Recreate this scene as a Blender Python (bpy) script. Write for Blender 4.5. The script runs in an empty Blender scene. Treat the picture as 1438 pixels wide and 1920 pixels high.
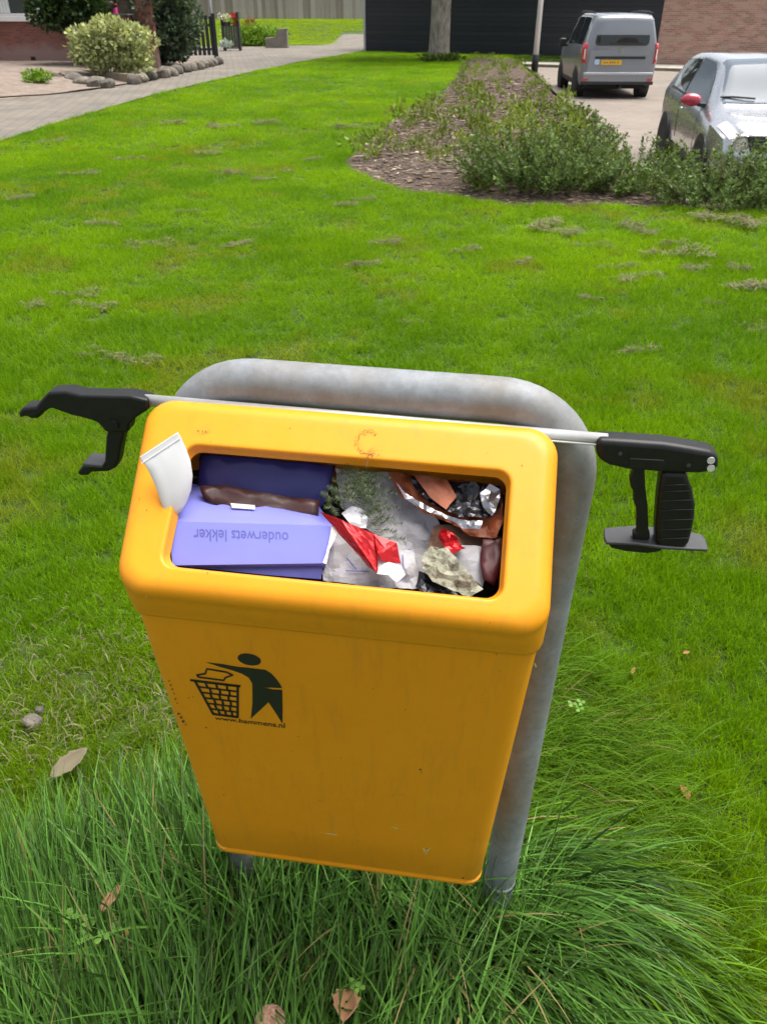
import bpy, bmesh, math, random
import numpy as np
from mathutils import Vector, Matrix, noise
from mathutils.geometry import delaunay_2d_cdt

random.seed(7)
RNG = np.random.default_rng(11)
S = bpy.context.scene
COL = S.collection
rad = math.radians

# ------------------------------------------------------------------ camera, sky, sun, exposure
CAM_H, PITCH, FPX = 1.70, rad(33.24), 1442.0
cd = bpy.data.cameras.new('camera'); cam = bpy.data.objects.new('camera', cd); COL.objects.link(cam)
cam.location = (0, 0, CAM_H); cam.rotation_euler = (math.pi / 2 - PITCH, 0, 0)
cd.sensor_fit = 'VERTICAL'; cd.sensor_height = 36; cd.sensor_width = 27; cd.lens = 36 * FPX / 1920
cd.clip_start = 0.02; cd.clip_end = 2000
cd.dof.use_dof = True; cd.dof.focus_distance = 0.98; cd.dof.aperture_fstop = 17
S.camera = cam

SUN_EL, SUN_AZ = rad(72), rad(65)          # azimuth from +Y (ahead) towards +X (right)
W = bpy.data.worlds.new('World'); S.world = W; W.use_nodes = True
nt = W.node_tree; nt.nodes.clear()
wo_ = nt.nodes.new('ShaderNodeOutputWorld'); bg = nt.nodes.new('ShaderNodeBackground')
sky = nt.nodes.new('ShaderNodeTexSky'); sky.sky_type = 'NISHITA'; sky.sun_disc = False
sky.sun_elevation = SUN_EL; sky.sun_rotation = SUN_AZ; sky.dust_density = 3.0; sky.air_density = 1.2
hs = nt.nodes.new('ShaderNodeHueSaturation'); hs.inputs['Saturation'].default_value = 0.38
tcw = nt.nodes.new('ShaderNodeTexCoord'); nz = nt.nodes.new('ShaderNodeTexNoise')
nz.inputs['Scale'].default_value = 2.4; nz.inputs['Detail'].default_value = 6; nz.inputs['Roughness'].default_value = 0.6
cr = nt.nodes.new('ShaderNodeValToRGB')
cr.color_ramp.elements[0].position = 0.35; cr.color_ramp.elements[0].color = (0.75, 0.78, 0.83, 1)
cr.color_ramp.elements[1].position = 0.68; cr.color_ramp.elements[1].color = (1.5, 1.47, 1.42, 1)
mx = nt.nodes.new('ShaderNodeMix'); mx.data_type = 'RGBA'; mx.blend_type = 'MULTIPLY'; mx.inputs[0].default_value = 1
nt.links.new(tcw.outputs['Generated'], nz.inputs['Vector']); nt.links.new(nz.outputs[0], cr.inputs[0])
nt.links.new(sky.outputs[0], hs.inputs['Color']); nt.links.new(hs.outputs[0], mx.inputs[6]); nt.links.new(cr.outputs[0], mx.inputs[7])
nt.links.new(mx.outputs[2], bg.inputs[0]); bg.inputs[1].default_value = 0.09
nt.links.new(bg.outputs[0], wo_.inputs[0])

ld = bpy.data.lights.new('sun', 'SUN'); ld.energy = 3.0; ld.angle = rad(45); ld.color = (1.0, 0.95, 0.86)
sun = bpy.data.objects.new('sun', ld); COL.objects.link(sun)
sd = Vector((math.sin(SUN_AZ) * math.cos(SUN_EL), math.cos(SUN_AZ) * math.cos(SUN_EL), math.sin(SUN_EL)))
sun.rotation_euler = sd.to_track_quat('Z', 'Y').to_euler()
S.view_settings.view_transform = 'Standard'; S.view_settings.look = 'None'
S.view_settings.gamma = 1; S.view_settings.use_curve_mapping = False
S.view_settings.exposure = 1.05
S.cycles.max_bounces = 5; S.cycles.diffuse_bounces = 2; S.cycles.glossy_bounces = 3; S.cycles.transmission_bounces = 3
S.cycles.use_adaptive_sampling = True; S.cycles.adaptive_threshold = 0.03
S.cycles.use_denoising = True

# ------------------------------------------------------------------ geometry of sight (used to read off where things stand)
FW = Vector((0, math.cos(PITCH), -math.sin(PITCH))); UP = Vector((0, math.sin(PITCH), math.cos(PITCH)))
def ray(px, py):
    return FW + Vector((1, 0, 0)) * ((px - 719) / FPX) - UP * ((py - 960) / FPX)
def at(px, py, Y):
    d = ray(px, py); return Vector((0, 0, CAM_H)) + d * (Y / d.y)
def gnd(px, py, z=0.0):
    d = ray(px, py); return Vector((0, 0, CAM_H)) + d * ((z - CAM_H) / d.z)

# ------------------------------------------------------------------ materials
MATS = {}
def nodes(name):
    m = bpy.data.materials.new(name); m.use_nodes = True
    t = m.node_tree; b = t.nodes['Principled BSDF']; MATS[name] = m
    return m, t, b
def N(t, kind, **kw):
    n = t.nodes.new('ShaderNode' + kind)
    for k, v in kw.items():
        if k in n.inputs: n.inputs[k].default_value = v
        else: setattr(n, k, v)
    return n
def ramp(t, fac, stops):
    r = t.nodes.new('ShaderNodeValToRGB')
    el = r.color_ramp.elements
    el[0].position, el[0].color = stops[0][0], (*stops[0][1], 1)
    el[1].position, el[1].color = stops[-1][0], (*stops[-1][1], 1)
    for p, c in stops[1:-1]:
        e = el.new(p); e.color = (*c, 1)
    t.links.new(fac, r.inputs[0]); return r.outputs[0]
def mixc(t, fac, a, b, mode='MIX'):
    m = t.nodes.new('ShaderNodeMix'); m.data_type = 'RGBA'; m.blend_type = mode
    for i, v in ((0, fac), (6, a), (7, b)):
        if isinstance(v, (int, float)): m.inputs[i].default_value = v
        elif isinstance(v, tuple): m.inputs[i].default_value = (*v, 1)
        else: t.links.new(v, m.inputs[i])
    return m.outputs[2]
def tex(t, scale, detail=4, rough=0.55, coord='Object', dist=0.0, vec=None):
    n = t.nodes.new('ShaderNodeTexNoise')
    n.inputs['Scale'].default_value = scale; n.inputs['Detail'].default_value = detail
    n.inputs['Roughness'].default_value = rough; n.inputs['Distortion'].default_value = dist
    if vec is None:
        c = t.nodes.new('ShaderNodeTexCoord'); vec = c.outputs[coord]
    t.links.new(vec, n.inputs['Vector']); return n.outputs[0]
def bump(t, b, h, strength=0.3, dist=0.01):
    n = t.nodes.new('ShaderNodeBump'); n.inputs['Strength'].default_value = strength; n.inputs['Distance'].default_value = dist
    t.links.new(h, n.inputs['Height']); t.links.new(n.outputs[0], b.inputs['Normal'])
def simple(name, col, rough=0.6, metal=0.0, var=0.15, scale=8.0, bmp=0.0, coat=0.0, spec=0.5):
    m, t, b = nodes(name)
    n = tex(t, scale, 5)
    lo = tuple(c * (1 - var) for c in col); hi = tuple(min(1, c * (1 + var)) for c in col)
    t.links.new(ramp(t, n, [(0.3, lo), (0.7, hi)]), b.inputs['Base Color'])
    b.inputs['Roughness'].default_value = rough; b.inputs['Metallic'].default_value = metal
    b.inputs['Coat Weight'].default_value = coat; b.inputs['Specular IOR Level'].default_value = spec
    if bmp: bump(t, b, n, bmp)
    return m
def leafy(name, col, var=0.35, transl=0.35, scale=None, rough=0.45, attr=None, obj_var=0.0, spec=0.3, dead=0.0):
    """leaf: per-leaf colour variation, some light through the leaf"""
    m, t, b = nodes(name)
    g = t.nodes.new('ShaderNodeNewGeometry')
    c = ramp(t, g.outputs['Random Per Island'], [(0.0, tuple(x * (1 - var) for x in col)), (0.6, col), (1.0, tuple(min(1, x * (1 + var * 1.3)) for x in col))])
    if dead:
        f_ = N(t, 'Math', operation='GREATER_THAN'); f_.inputs[1].default_value = 1 - dead; t.links.new(g.outputs['Random Per Island'], f_.inputs[0])
        c = mixc(t, f_.outputs[0], c, (0.33, 0.26, 0.11))
    if attr:
        a = t.nodes.new('ShaderNodeAttribute'); a.attribute_name = attr; a.attribute_type = 'INSTANCER'
        c = mixc(t, 1.0, c, a.outputs['Color'], 'MULTIPLY')
    if obj_var:
        o = t.nodes.new('ShaderNodeObjectInfo')
        c = mixc(t, 1.0, c, ramp(t, o.outputs['Random'], [(0, (1 - obj_var,) * 3), (1, (1 + obj_var, 1 + obj_var, 1))]), 'MULTIPLY')
    t.links.new(c, b.inputs['Base Color']); b.inputs['Roughness'].default_value = rough
    b.inputs['Specular IOR Level'].default_value = spec
    tr = t.nodes.new('ShaderNodeBsdfTranslucent'); t.links.new(mixc(t, 1.0, c, (1.15, 1.1, 0.55), 'MULTIPLY'), tr.inputs[0])
    ms = t.nodes.new('ShaderNodeMixShader'); ms.inputs[0].default_value = transl
    out = t.nodes['Material Output']
    t.links.new(b.outputs[0], ms.inputs[1]); t.links.new(tr.outputs[0], ms.inputs[2]); t.links.new(ms.outputs[0], out.inputs[0])
    return m

# ------------------------------------------------------------------ mesh helpers
def me_np(name, V, F):
    """fast mesh from numpy verts (n,3) and faces (m,k)"""
    me = bpy.data.meshes.new(name); V = np.asarray(V, np.float32); F = np.asarray(F, np.int32); k = F.shape[1]
    me.vertices.add(len(V)); me.vertices.foreach_set('co', V.ravel())
    me.loops.add(F.size); me.loops.foreach_set('vertex_index', F.ravel())
    me.polygons.add(len(F)); me.polygons.foreach_set('loop_start', np.arange(0, F.size, k, dtype=np.int32))
    me.polygons.foreach_set('loop_total', np.full(len(F), k, np.int32))
    me.update(calc_edges=True); return me
class MB:
    def __init__(s): s.v = []; s.f = []
    def add(s, V, F):
        o = len(s.v); s.v += [tuple(p) for p in V]; s.f += [tuple(i + o for i in f) for f in F]; return s
    def box(s, x0, x1, y0, y1, z0, z1, M=None):
        V = [Vector(p) for p in ((x0, y0, z0), (x1, y0, z0), (x1, y1, z0), (x0, y1, z0), (x0, y0, z1), (x1, y0, z1), (x1, y1, z1), (x0, y1, z1))]
        if M: V = [M @ p for p in V]
        return s.add(V, [(0, 3, 2, 1), (4, 5, 6, 7), (0, 1, 5, 4), (1, 2, 6, 5), (2, 3, 7, 6), (3, 0, 4, 7)])
    def tube(s, pts, r, n=16, caps=True):
        pts = [Vector(p) for p in pts]; rs = r if isinstance(r, (list, tuple)) else [r] * len(pts)
        rings = []; up = None
        for i, p in enumerate(pts):
            d = (pts[min(i + 1, len(pts) - 1)] - pts[max(i - 1, 0)]).normalized()
            if up is None:
                up = Vector((0, 0, 1)) if abs(d.z) < 0.9 else Vector((0, 1, 0))
            a = d.cross(up).normalized(); up = a.cross(d).normalized()
            rings.append([p + (a * math.cos(2 * math.pi * k / n) + up * math.sin(2 * math.pi * k / n)) * rs[i] for k in range(n)])
        return s.loft(rings, True, caps, caps)
    def loft(s, rings, closed=True, cap0=False, cap1=False):
        n = len(rings[0]); V = [p for r in rings for p in r]; F = []
        for i in range(len(rings) - 1):
            for k in range(n if closed else n - 1):
                a, b = i * n + k, i * n + (k + 1) % n
                F.append((a, b, b + n, a + n))
        if cap0: F.append(tuple(range(n - 1, -1, -1)))
        if cap1: F.append(tuple((len(rings) - 1) * n + k for k in range(n)))
        return s.add(V, F)
    def prism(s, poly, ext, flip=False):
        """poly: list of Vectors (planar outline); ext: Vector of thickness"""
        n = len(poly); V = [Vector(p) for p in poly] + [Vector(p) + ext for p in poly]
        F = [tuple(range(n - 1, -1, -1)), tuple(range(n, 2 * n))] + [(k, (k + 1) % n, n + (k + 1) % n, n + k) for k in range(n)]
        return s.add(V, F)
    def lathe(s, prof, n=24, axis='x', c=(0, 0, 0)):
        rings = []
        for (h, r) in prof:
            ring = []
            for k in range(n):
                a = 2 * math.pi * k / n
                p = (h, r * math.cos(a), r * math.sin(a)) if axis == 'x' else ((r * math.cos(a), h, r * math.sin(a)) if axis == 'y' else (r * math.cos(a), r * math.sin(a), h))
                ring.append(Vector(p) + Vector(c))
            rings.append(ring)
        return s.loft(rings, True, True, True)
    def mesh(s, name, smooth=False, fix=True):
        me = bpy.data.meshes.new(name); me.from_pydata(s.v, [], s.f)
        if fix:
            bm = bmesh.new(); bm.from_mesh(me); bmesh.ops.recalc_face_normals(bm, faces=bm.faces); bm.to_mesh(me); bm.free()
        if smooth: me.polygons.foreach_set('use_smooth', [True] * len(me.polygons))
        me.update(); return me
    def build(s, name, mat, parent=None, smooth=False, bevel=0.0, seg=2, origin=None, angle=None, fix=True):
        if origin is not None and parent is None:
            o = Vector(origin); s.v = [tuple(Vector(p) - o) for p in s.v]
        me = s.mesh(name, smooth or bool(angle), fix)
        if angle: me.set_sharp_from_angle(angle=rad(angle))
        ob = link(name, me, mat, parent)
        if origin is not None and parent is None: ob.location = origin
        if bevel:
            b = ob.modifiers.new('edge', 'BEVEL'); b.width = bevel; b.segments = seg; b.limit_method = 'ANGLE'; b.angle_limit = rad(35)
            if not smooth and not angle:
                me.polygons.foreach_set('use_smooth', [True] * len(me.polygons)); me.set_sharp_from_angle(angle=rad(50))
        return ob
def link(name, me, mat, parent=None):
    ob = bpy.data.objects.new(name, me); COL.objects.link(ob)
    if mat is not None and me is not None and not me.materials: me.materials.append(MATS[mat] if isinstance(mat, str) else mat)
    if parent is not None: ob.parent = parent
    return ob
def tag(o, label, cat=None, group=None, kind=None):
    o['label'] = label
    if cat: o['category'] = cat
    if group: o['group'] = group
    if kind: o['kind'] = kind
    return o
def thing(name, label, cat, loc=(0, 0, 0), rot=(0, 0, 0), group=None):
    o = bpy.data.objects.new(name, None); COL.objects.link(o); o.location = loc; o.rotation_euler = rot; o.empty_display_size = 0.1
    return tag(o, label, cat, group)
def structure(o): o['kind'] = 'structure'; return o
def copy_tree(o, parent=None):
    c = o.copy(); COL.objects.link(c); c.parent = parent
    for ch in o.children: copy_tree(ch, c)
    return c
def smoothstep(a, b, x):
    t = np.clip((x - a) / (b - a), 0, 1); return t * t * (3 - 2 * t)
def in_poly(P, X, Y):
    X = np.asarray(X, float); Y = np.asarray(Y, float); r = np.zeros(X.shape, bool); n = len(P)
    for i in range(n):
        x0, y0 = P[i]; x1, y1 = P[(i + 1) % n]
        c = ((y0 > Y) != (y1 > Y)) & (X < (x1 - x0) * (Y - y0) / (y1 - y0 + 1e-12) + x0); r ^= c
    return r
def dist_poly(P, X, Y, closed=True):
    X = np.asarray(X, float); Y = np.asarray(Y, float); d = np.full(X.shape, 1e9); n = len(P)
    for i in range(n if closed else n - 1):
        x0, y0 = P[i]; x1, y1 = P[(i + 1) % n]; dx, dy = x1 - x0, y1 - y0; L = dx * dx + dy * dy + 1e-12
        t = np.clip(((X - x0) * dx + (Y - y0) * dy) / L, 0, 1)
        d = np.minimum(d, np.hypot(X - x0 - t * dx, Y - y0 - t * dy))
    return d
def vnoise(X, Y, s, seed=0):
    """cheap smooth value noise"""
    X = np.asarray(X, float) * s + seed * 17.3; Y = np.asarray(Y, float) * s - seed * 9.1
    xi = np.floor(X).astype(int); yi = np.floor(Y).astype(int); fx = X - xi; fy = Y - yi
    fx = fx * fx * (3 - 2 * fx); fy = fy * fy * (3 - 2 * fy)
    h = lambda a, b: (np.sin(a * 127.1 + b * 311.7 + seed * 74.7) * 43758.5453) % 1.0
    return (h(xi, yi) * (1 - fx) + h(xi + 1, yi) * fx) * (1 - fy) + (h(xi, yi + 1) * (1 - fx) + h(xi + 1, yi + 1) * fx) * fy

# ------------------------------------------------------------------ plan of the place (metres; camera above the origin, looking along +Y)
PARK_Z = -0.25
PATH_EDGE = [(-5.9, -20), (-5.85, 6), (-5.78, 12.7), (-5.45, 18.9), (-4.57, 25.2), (-3.14, 32.9), (-1.0, 41.3)]          # path / lawn
GARDEN = [(-40, 17.0), (-9.3, 18.4), (-7.75, 20.1), (-6.95, 22.0), (-6.5, 24.2), (-6.2, 27.5), (-5.8, 31.2), (-6.3, 33.2), (-40, 34)]
PARKING = [(5.75, 36.5), (5.35, 31.0), (4.5, 21.5), (4.15, 17.0), (3.5, 13.2), (3.2, 9.2), (3.5, 8.75), (14, 8.5), (45, 8.0), (45, 30.0), (11, 35.1)]
BED = [(-0.5, 11.1), (-0.42, 10.5), (-0.18, 9.7), (0.15, 9.2), (0.47, 8.95), (1.0, 8.52), (1.35, 8.3), (2.1, 8.33), (2.9, 8.2), (3.8, 8.03), (14, 7.75), (14, 8.5),
       (3.5, 8.75), (3.2, 9.2), (3.5, 13.2), (4.15, 17.0), (4.5, 21.5), (5.35, 31.0), (5.5, 34.0), (3.4, 35.6), (2.9, 33.0), (2.25, 27), (1.3, 20.2), (0.35, 16.4), (-0.2, 13.2)]
SHED_A, SHED_B = Vector((-0.87, 41.6, 0)), Vector((10.75, 35.35, 0))
def ground_z(X, Y):
    X = np.asarray(X, float); Y = np.asarray(Y, float)
    z = 0.022 * (vnoise(X, Y, 0.55, 3) - 0.5) + 0.014 * (vnoise(X, Y, 1.7, 4) - 0.5)
    d = np.where(in_poly(PARKING, X, Y), 0.0, dist_poly(PARKING, X, Y))
    z = z * smoothstep(0, 1, d) - 0.33 * (1 - smoothstep(0.0, 0.75, d))
    z = np.where(Y > 44, z + 0.95 * smoothstep(50, 73, Y), z)
    return z
def gz(x, y): return float(ground_z(np.array([x]), np.array([y]))[0])

# ================================================================== THE SETTING
m, t, b = nodes('turf_soil')
n1 = tex(t, 3.0, 6); n2 = tex(t, 40.0, 4)
c = ramp(t, n1, [(0.3, (0.028, 0.055, 0.005)), (0.55, (0.045, 0.085, 0.006)), (0.75, (0.06, 0.075, 0.015))])  # base colour darkened so gaps between the grass blades look shaded
t.links.new(mixc(t, 0.6, c, ramp(t, n2, [(0.3, (0.55, 0.55, 0.5)), (0.7, (1.3, 1.3, 1.2))]), 'MULTIPLY'), b.inputs['Base Color'])
b.inputs['Roughness'].default_value = 0.95; bump(t, b, n2, 0.6, 0.02)
xs = np.unique(np.concatenate([np.linspace(-400, -30, 14), np.linspace(-30, -8, 23), np.linspace(-8, 8, 81), np.linspace(8, 30, 23), np.linspace(30, 400, 14)]))
ys = np.unique(np.concatenate([np.linspace(-200, -3, 14), np.linspace(-3, 14, 86), np.linspace(14, 50, 91), np.linspace(50, 80, 31), np.linspace(80, 900, 20)]))
GX, GY = np.meshgrid(xs, ys); GZ = ground_z(GX, GY)
nx, ny = len(xs), len(ys); I = np.arange(nx * ny).reshape(ny, nx)
F = np.stack([I[:-1, :-1], I[:-1, 1:], I[1:, 1:], I[1:, :-1]], -1).reshape(-1, 4)
g = link('ground', me_np('ground', np.stack([GX, GY, GZ], -1).reshape(-1, 3), F), 'turf_soil'); structure(g)
g.data.polygons.foreach_set('use_smooth', [True] * len(g.data.polygons))

def sheet(name, poly, mat, dz, step=0.6, zfun=None, kind='structure'):
    """a flat polygon cut into a fine net and laid over the terrain"""
    P = [Vector(p) for p in poly]; bp = []
    for i in range(len(P)):
        a, b2 = P[i], P[(i + 1) % len(P)]; k = max(1, int((b2 - a).length / step))
        bp += [a.lerp(b2, j / k) for j in range(k)]
    x0, x1 = min(p.x for p in bp), max(p.x for p in bp); y0, y1 = min(p.y for p in bp), max(p.y for p in bp)
    gx, gy = np.meshgrid(np.arange(x0, x1, step), np.arange(y0, y1, step))
    gx = gx.ravel(); gy = gy.ravel(); ok = in_poly(poly, gx, gy) & (dist_poly(poly, gx, gy) > step * 0.4)
    pts = bp + [Vector((a, c2)) for a, c2 in zip(gx[ok], gy[ok])]
    V, _, Fc, *_ = delaunay_2d_cdt(pts, [(i, (i + 1) % len(bp)) for i in range(len(bp))], [], 1, 1e-5)
    vx = np.array([v.x for v in V]); vy = np.array([v.y for v in V])
    vz = (zfun or ground_z)(vx, vy) + dz
    me = bpy.data.meshes.new(name); me.from_pydata(list(zip(vx, vy, vz)), [], [list(f) for f in Fc])
    bm = bmesh.new(); bm.from_mesh(me); bmesh.ops.recalc_face_normals(bm, faces=bm.faces)
    bm.normal_update()
    if sum(f.normal.z for f in bm.faces) < 0: bmesh.ops.reverse_faces(bm, faces=bm.faces)
    bm.to_mesh(me); bm.free(); me.polygons.foreach_set('use_smooth', [True] * len(me.polygons))
    o = link(name, me, mat); o['kind'] = kind; return o

# paved path (brick pavers too far to tell apart: material)
m, t, b = nodes('pavers')
tc = t.nodes.new('ShaderNodeTexCoord'); mp = N(t, 'Mapping'); mp.inputs['Rotation'].default_value = (0, 0, rad(80))
t.links.new(tc.outputs['Object'], mp.inputs['Vector'])
br = N(t, 'TexBrick', Scale=1.0); br.inputs['Brick Width'].default_value = 0.42; br.inputs['Row Height'].default_value = 0.22
br.inputs['Mortar Size'].default_value = 0.012; br.inputs['Color1'].default_value = (0.178, 0.158, 0.138, 1); br.inputs['Color2'].default_value = (0.148, 0.132, 0.116, 1)
br.inputs['Mortar'].default_value = (0.115, 0.105, 0.082, 1); t.links.new(mp.outputs[0], br.inputs['Vector'])
c = mixc(t, 0.7, br.outputs[0], ramp(t, tex(t, 0.8, 7, 0.65), [(0.3, (0.62, 0.63, 0.65)), (0.7, (1.35, 1.28, 1.15))]), 'MULTIPLY')
t.links.new(c, b.inputs['Base Color']); b.inputs['Roughness'].default_value = 0.85
bump(t, b, br.outputs['Fac'], 0.4, -0.01)
path_poly = PATH_EDGE + [(-0.95, 42.5), (-0.9, 58), (-2.6, 58), (-3.2, 48.5), (-8.0, 47.0), (-12, 47.0), (-12, 33.6), (-6.2, 33.4), (-5.7, 31.2), (-6.1, 27.5), (-6.4, 24.2), (-6.85, 22.0), (-7.65, 20.0), (-9.3, 18.2), (-40, 16.8), (-40, -20)]
sheet('path', path_poly, 'pavers', 0.03, 0.7)
simple('sand_soil', (0.30, 0.23, 0.16), 0.95, 0, 0.25, 3.0, 0.3)
sheet('sand_strip', [(-16, 16.2), (-9.6, 17.6), (-8.5, 18.7), (-7.6, 20.0), (-9.2, 18.35), (-16, 17.2)], 'sand_soil', 0.036, 0.5)

# parking place, concrete strip and kerb
m, t, b = nodes('parking_pavers')
tc = t.nodes.new('ShaderNodeTexCoord')
br = N(t, 'TexBrick', Scale=1.0); br.inputs['Brick Width'].default_value = 0.21; br.inputs['Row Height'].default_value = 0.105
br.inputs['Mortar Size'].default_value = 0.006; br.inputs['Color1'].default_value = (0.25, 0.21, 0.18, 1); br.inputs['Color2'].default_value = (0.20, 0.17, 0.145, 1)
br.inputs['Mortar'].default_value = (0.16, 0.14, 0.12, 1); t.links.new(tc.outputs['Object'], br.inputs['Vector'])
c = mixc(t, 0.7, br.outputs[0], ramp(t, tex(t, 0.7, 5), [(0.3, (0.75, 0.75, 0.75)), (0.7, (1.2, 1.18, 1.15))]), 'MULTIPLY')
t.links.new(c, b.inputs['Base Color']); b.inputs['Roughness'].default_value = 0.9
flatz = lambda X, Y: np.full(np.shape(X), PARK_Z)
sheet('parking', PARKING, 'parking_pavers', 0.0, 1.5, flatz)
simple('concrete', (0.42, 0.385, 0.33), 0.9, 0, 0.18, 2.0, 0.15)
simple('dark_concrete', (0.17, 0.145, 0.12), 0.9, 0, 0.2, 3.0, 0.15)
dW = (SHED_B - SHED_A).normalized(); nW = Vector((dW.y, -dW.x, 0))          # along the wall, and out towards the camera
def wall_pt(s, out=0.0, z=0.0):
    return Vector((SHED_A.x, SHED_A.y, z)) + dW * s + nW * out
mb = MB(); M = Matrix.Translation(wall_pt(7.0)) @ Matrix.Rotation(math.atan2(dW.y, dW.x), 4, 'Z')
mb.box(0, 26, -2.35, -0.02, PARK_Z - 0.1, PARK_Z + 0.09, M)
structure(mb.build('pavement', 'concrete', bevel=0.015))
mb = MB(); mb.box(0, 26, -2.53, -2.36, PARK_Z - 0.1, PARK_Z + 0.10, M)
structure(mb.build('kerb', 'dark_concrete', bevel=0.02))

# soil of the planting bed
m, t, b = nodes('bed_soil')
n1 = tex(t, 9.0, 8, 0.7); n2 = tex(t, 60.0, 5)
c = ramp(t, n1, [(0.25, (0.04, 0.027, 0.02)), (0.5, (0.10, 0.07, 0.052)), (0.72, (0.19, 0.14, 0.105))])
t.links.new(mixc(t, 0.8, c, ramp(t, n2, [(0.3, (0.5, 0.5, 0.5)), (0.7, (1.35, 1.3, 1.25))]), 'MULTIPLY'), b.inputs['Base Color'])
b.inputs['Roughness'].default_value = 0.97; bump(t, b, n2, 0.9, 0.04)
def bed_z(X, Y):
    d = dist_poly(BED, X, Y)
    return ground_z(X, Y) * smoothstep(-0.1, 0.3, d) * 1.0 + np.where(d < 0.02, ground_z(X, Y) * (1 - smoothstep(-0.1, 0.3, d)), ground_z(X, Y) * (1 - smoothstep(-0.1, 0.3, d))) \
        + 0.07 * smoothstep(0.0, 0.5, d) + 0.05 * (vnoise(X, Y, 3.1, 8) - 0.5) * smoothstep(0, 0.2, d)
sheet('planting_bed', BED, 'bed_soil', 0.006, 0.25, bed_z)

# raised front garden of the house on the left
m, t, b = nodes('garden_soil')
n1 = tex(t, 5.0, 8, 0.7)
t.links.new(ramp(t, n1, [(0.25, (0.10, 0.075, 0.06)), (0.5, (0.21, 0.165, 0.135)), (0.75, (0.31, 0.25, 0.205))]), b.inputs['Base Color'])
b.inputs['Roughness'].default_value = 0.97; bump(t, b, n1, 0.6, 0.05)
def garden_z(X, Y):
    d = dist_poly(GARDEN, X, Y); return 0.05 + 0.25 * smoothstep(0.0, 3.5, d) + 0.03 * (vnoise(X, Y, 2.5, 5) - 0.5)
sheet('garden_bed', GARDEN, 'garden_soil', 0.0, 0.5, garden_z)

# ================================================================== DARK SHED, BRICK WALL, FENCE, HOUSE
m, t, b = nodes('black_boards')
tc = t.nodes.new('ShaderNodeTexCoord'); mp = N(t, 'Mapping'); mp.inputs['Scale'].default_value = (1.2, 14, 14); t.links.new(tc.outputs['Object'], mp.inputs['Vector'])
g1 = tex(t, 2.0, 6, 0.6, vec=mp.outputs[0]); oi = t.nodes.new('ShaderNodeObjectInfo')
c = ramp(t, g1, [(0.3, (0.010, 0.012, 0.019)), (0.7, (0.020, 0.024, 0.035))])
c = mixc(t, 1.0, c, ramp(t, oi.outputs['Random'], [(0, (0.75, 0.75, 0.75)), (1, (1.3, 1.3, 1.3))]), 'MULTIPLY')
t.links.new(c, b.inputs['Base Color']); b.inputs['Roughness'].default_value = 0.6; bump(t, b, g1, 0.3, 0.01)
simple('galv', (0.40, 0.42, 0.44), 0.45, 0.5, 0.1, 20)
ang = math.atan2(dW.y, dW.x)
shed = thing('timber_shed', 'long black shed clad in horizontal timber boards behind the tree', 'shed', wall_pt(0), (0, 0, ang))
L_SHED = (SHED_B - SHED_A).length
mb = MB(); mb.box(0.02, L_SHED - 0.02, 0.05, 5.0, -0.4, 3.05); mb.build('core_wall', 'black_boards', shed)
mb = MB(); mb.box(0, L_SHED, -0.012, 0.035, -0.075, 0.095); bd = mb.mesh('board'); bd.materials.append(MATS['black_boards'])
for k in range(19):
    o = link('board', bd, None, shed); o.location = (0, 0, -0.28 + k * 0.174); o.rotation_euler = (rad(4.5), 0, 0)
mb = MB(); mb.box(-0.03, 0.07, -0.035, 0.05, -0.3, 3.05); mb.build('corner_trim', 'galv', shed)
mb = MB(); mb.box(-0.3, L_SHED + 0.1, -0.3, 5.2, 3.05, 3.2); mb.build('roof', 'black_boards', shed, bevel=0.02)

m, t, b = nodes('facing_brick')
gi = t.nodes.new('ShaderNodeNewGeometry'); oi = t.nodes.new('ShaderNodeObjectInfo')
ad = N(t, 'Math', operation='ADD'); fr = N(t, 'Math', operation='FRACT')
t.links.new(gi.outputs['Random Per Island'], ad.inputs[0]); t.links.new(oi.outputs['Random'], ad.inputs[1]); t.links.new(ad.outputs[0], fr.inputs[0])
c = ramp(t, fr.outputs[0], [(0, (0.33, 0.19, 0.145)), (0.35, (0.42, 0.26, 0.205)), (0.7, (0.50, 0.33, 0.265)), (1.0, (0.45, 0.21, 0.16))])
c = mixc(t, 0.8, c, ramp(t, tex(t, 0.35, 3, coord='Object'), [(0.35, (1.1, 1.05, 1.0)), (0.65, (0.9, 0.95, 1.0))]), 'MULTIPLY')
t.links.new(c, b.inputs['Base Color']); b.inputs['Roughness'].default_value = 0.9
simple('mortar', (0.50, 0.46, 0.41), 0.95, 0, 0.15, 6, 0.2)
bw = thing('brick_wall', 'pale red brick garage wall behind the parked vehicles', 'wall', wall_pt(L_SHED, 0.0, PARK_Z + 0.09), (0, 0, ang))
mb = MB(); mb.box(0.0, 13.0, 0.0, 4.9, -0.2, 3.3); mb.build('mortar_core', 'mortar', bw)
mb = MB(); mb.box(-0.05, 13.1, -0.05, 5.0, 3.3, 3.42); mb.build('coping', 'concrete', bw, bevel=0.02)
BL, BH = 0.24, 0.066
mb = MB(); mb.box(0.006, BL - 0.006, -0.014, 0.02, 0.006, BH - 0.006); brick_me = mb.mesh('brick'); brick_me.materials.append(MATS['facing_brick'])
rest = MB(); nb = 0
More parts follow.
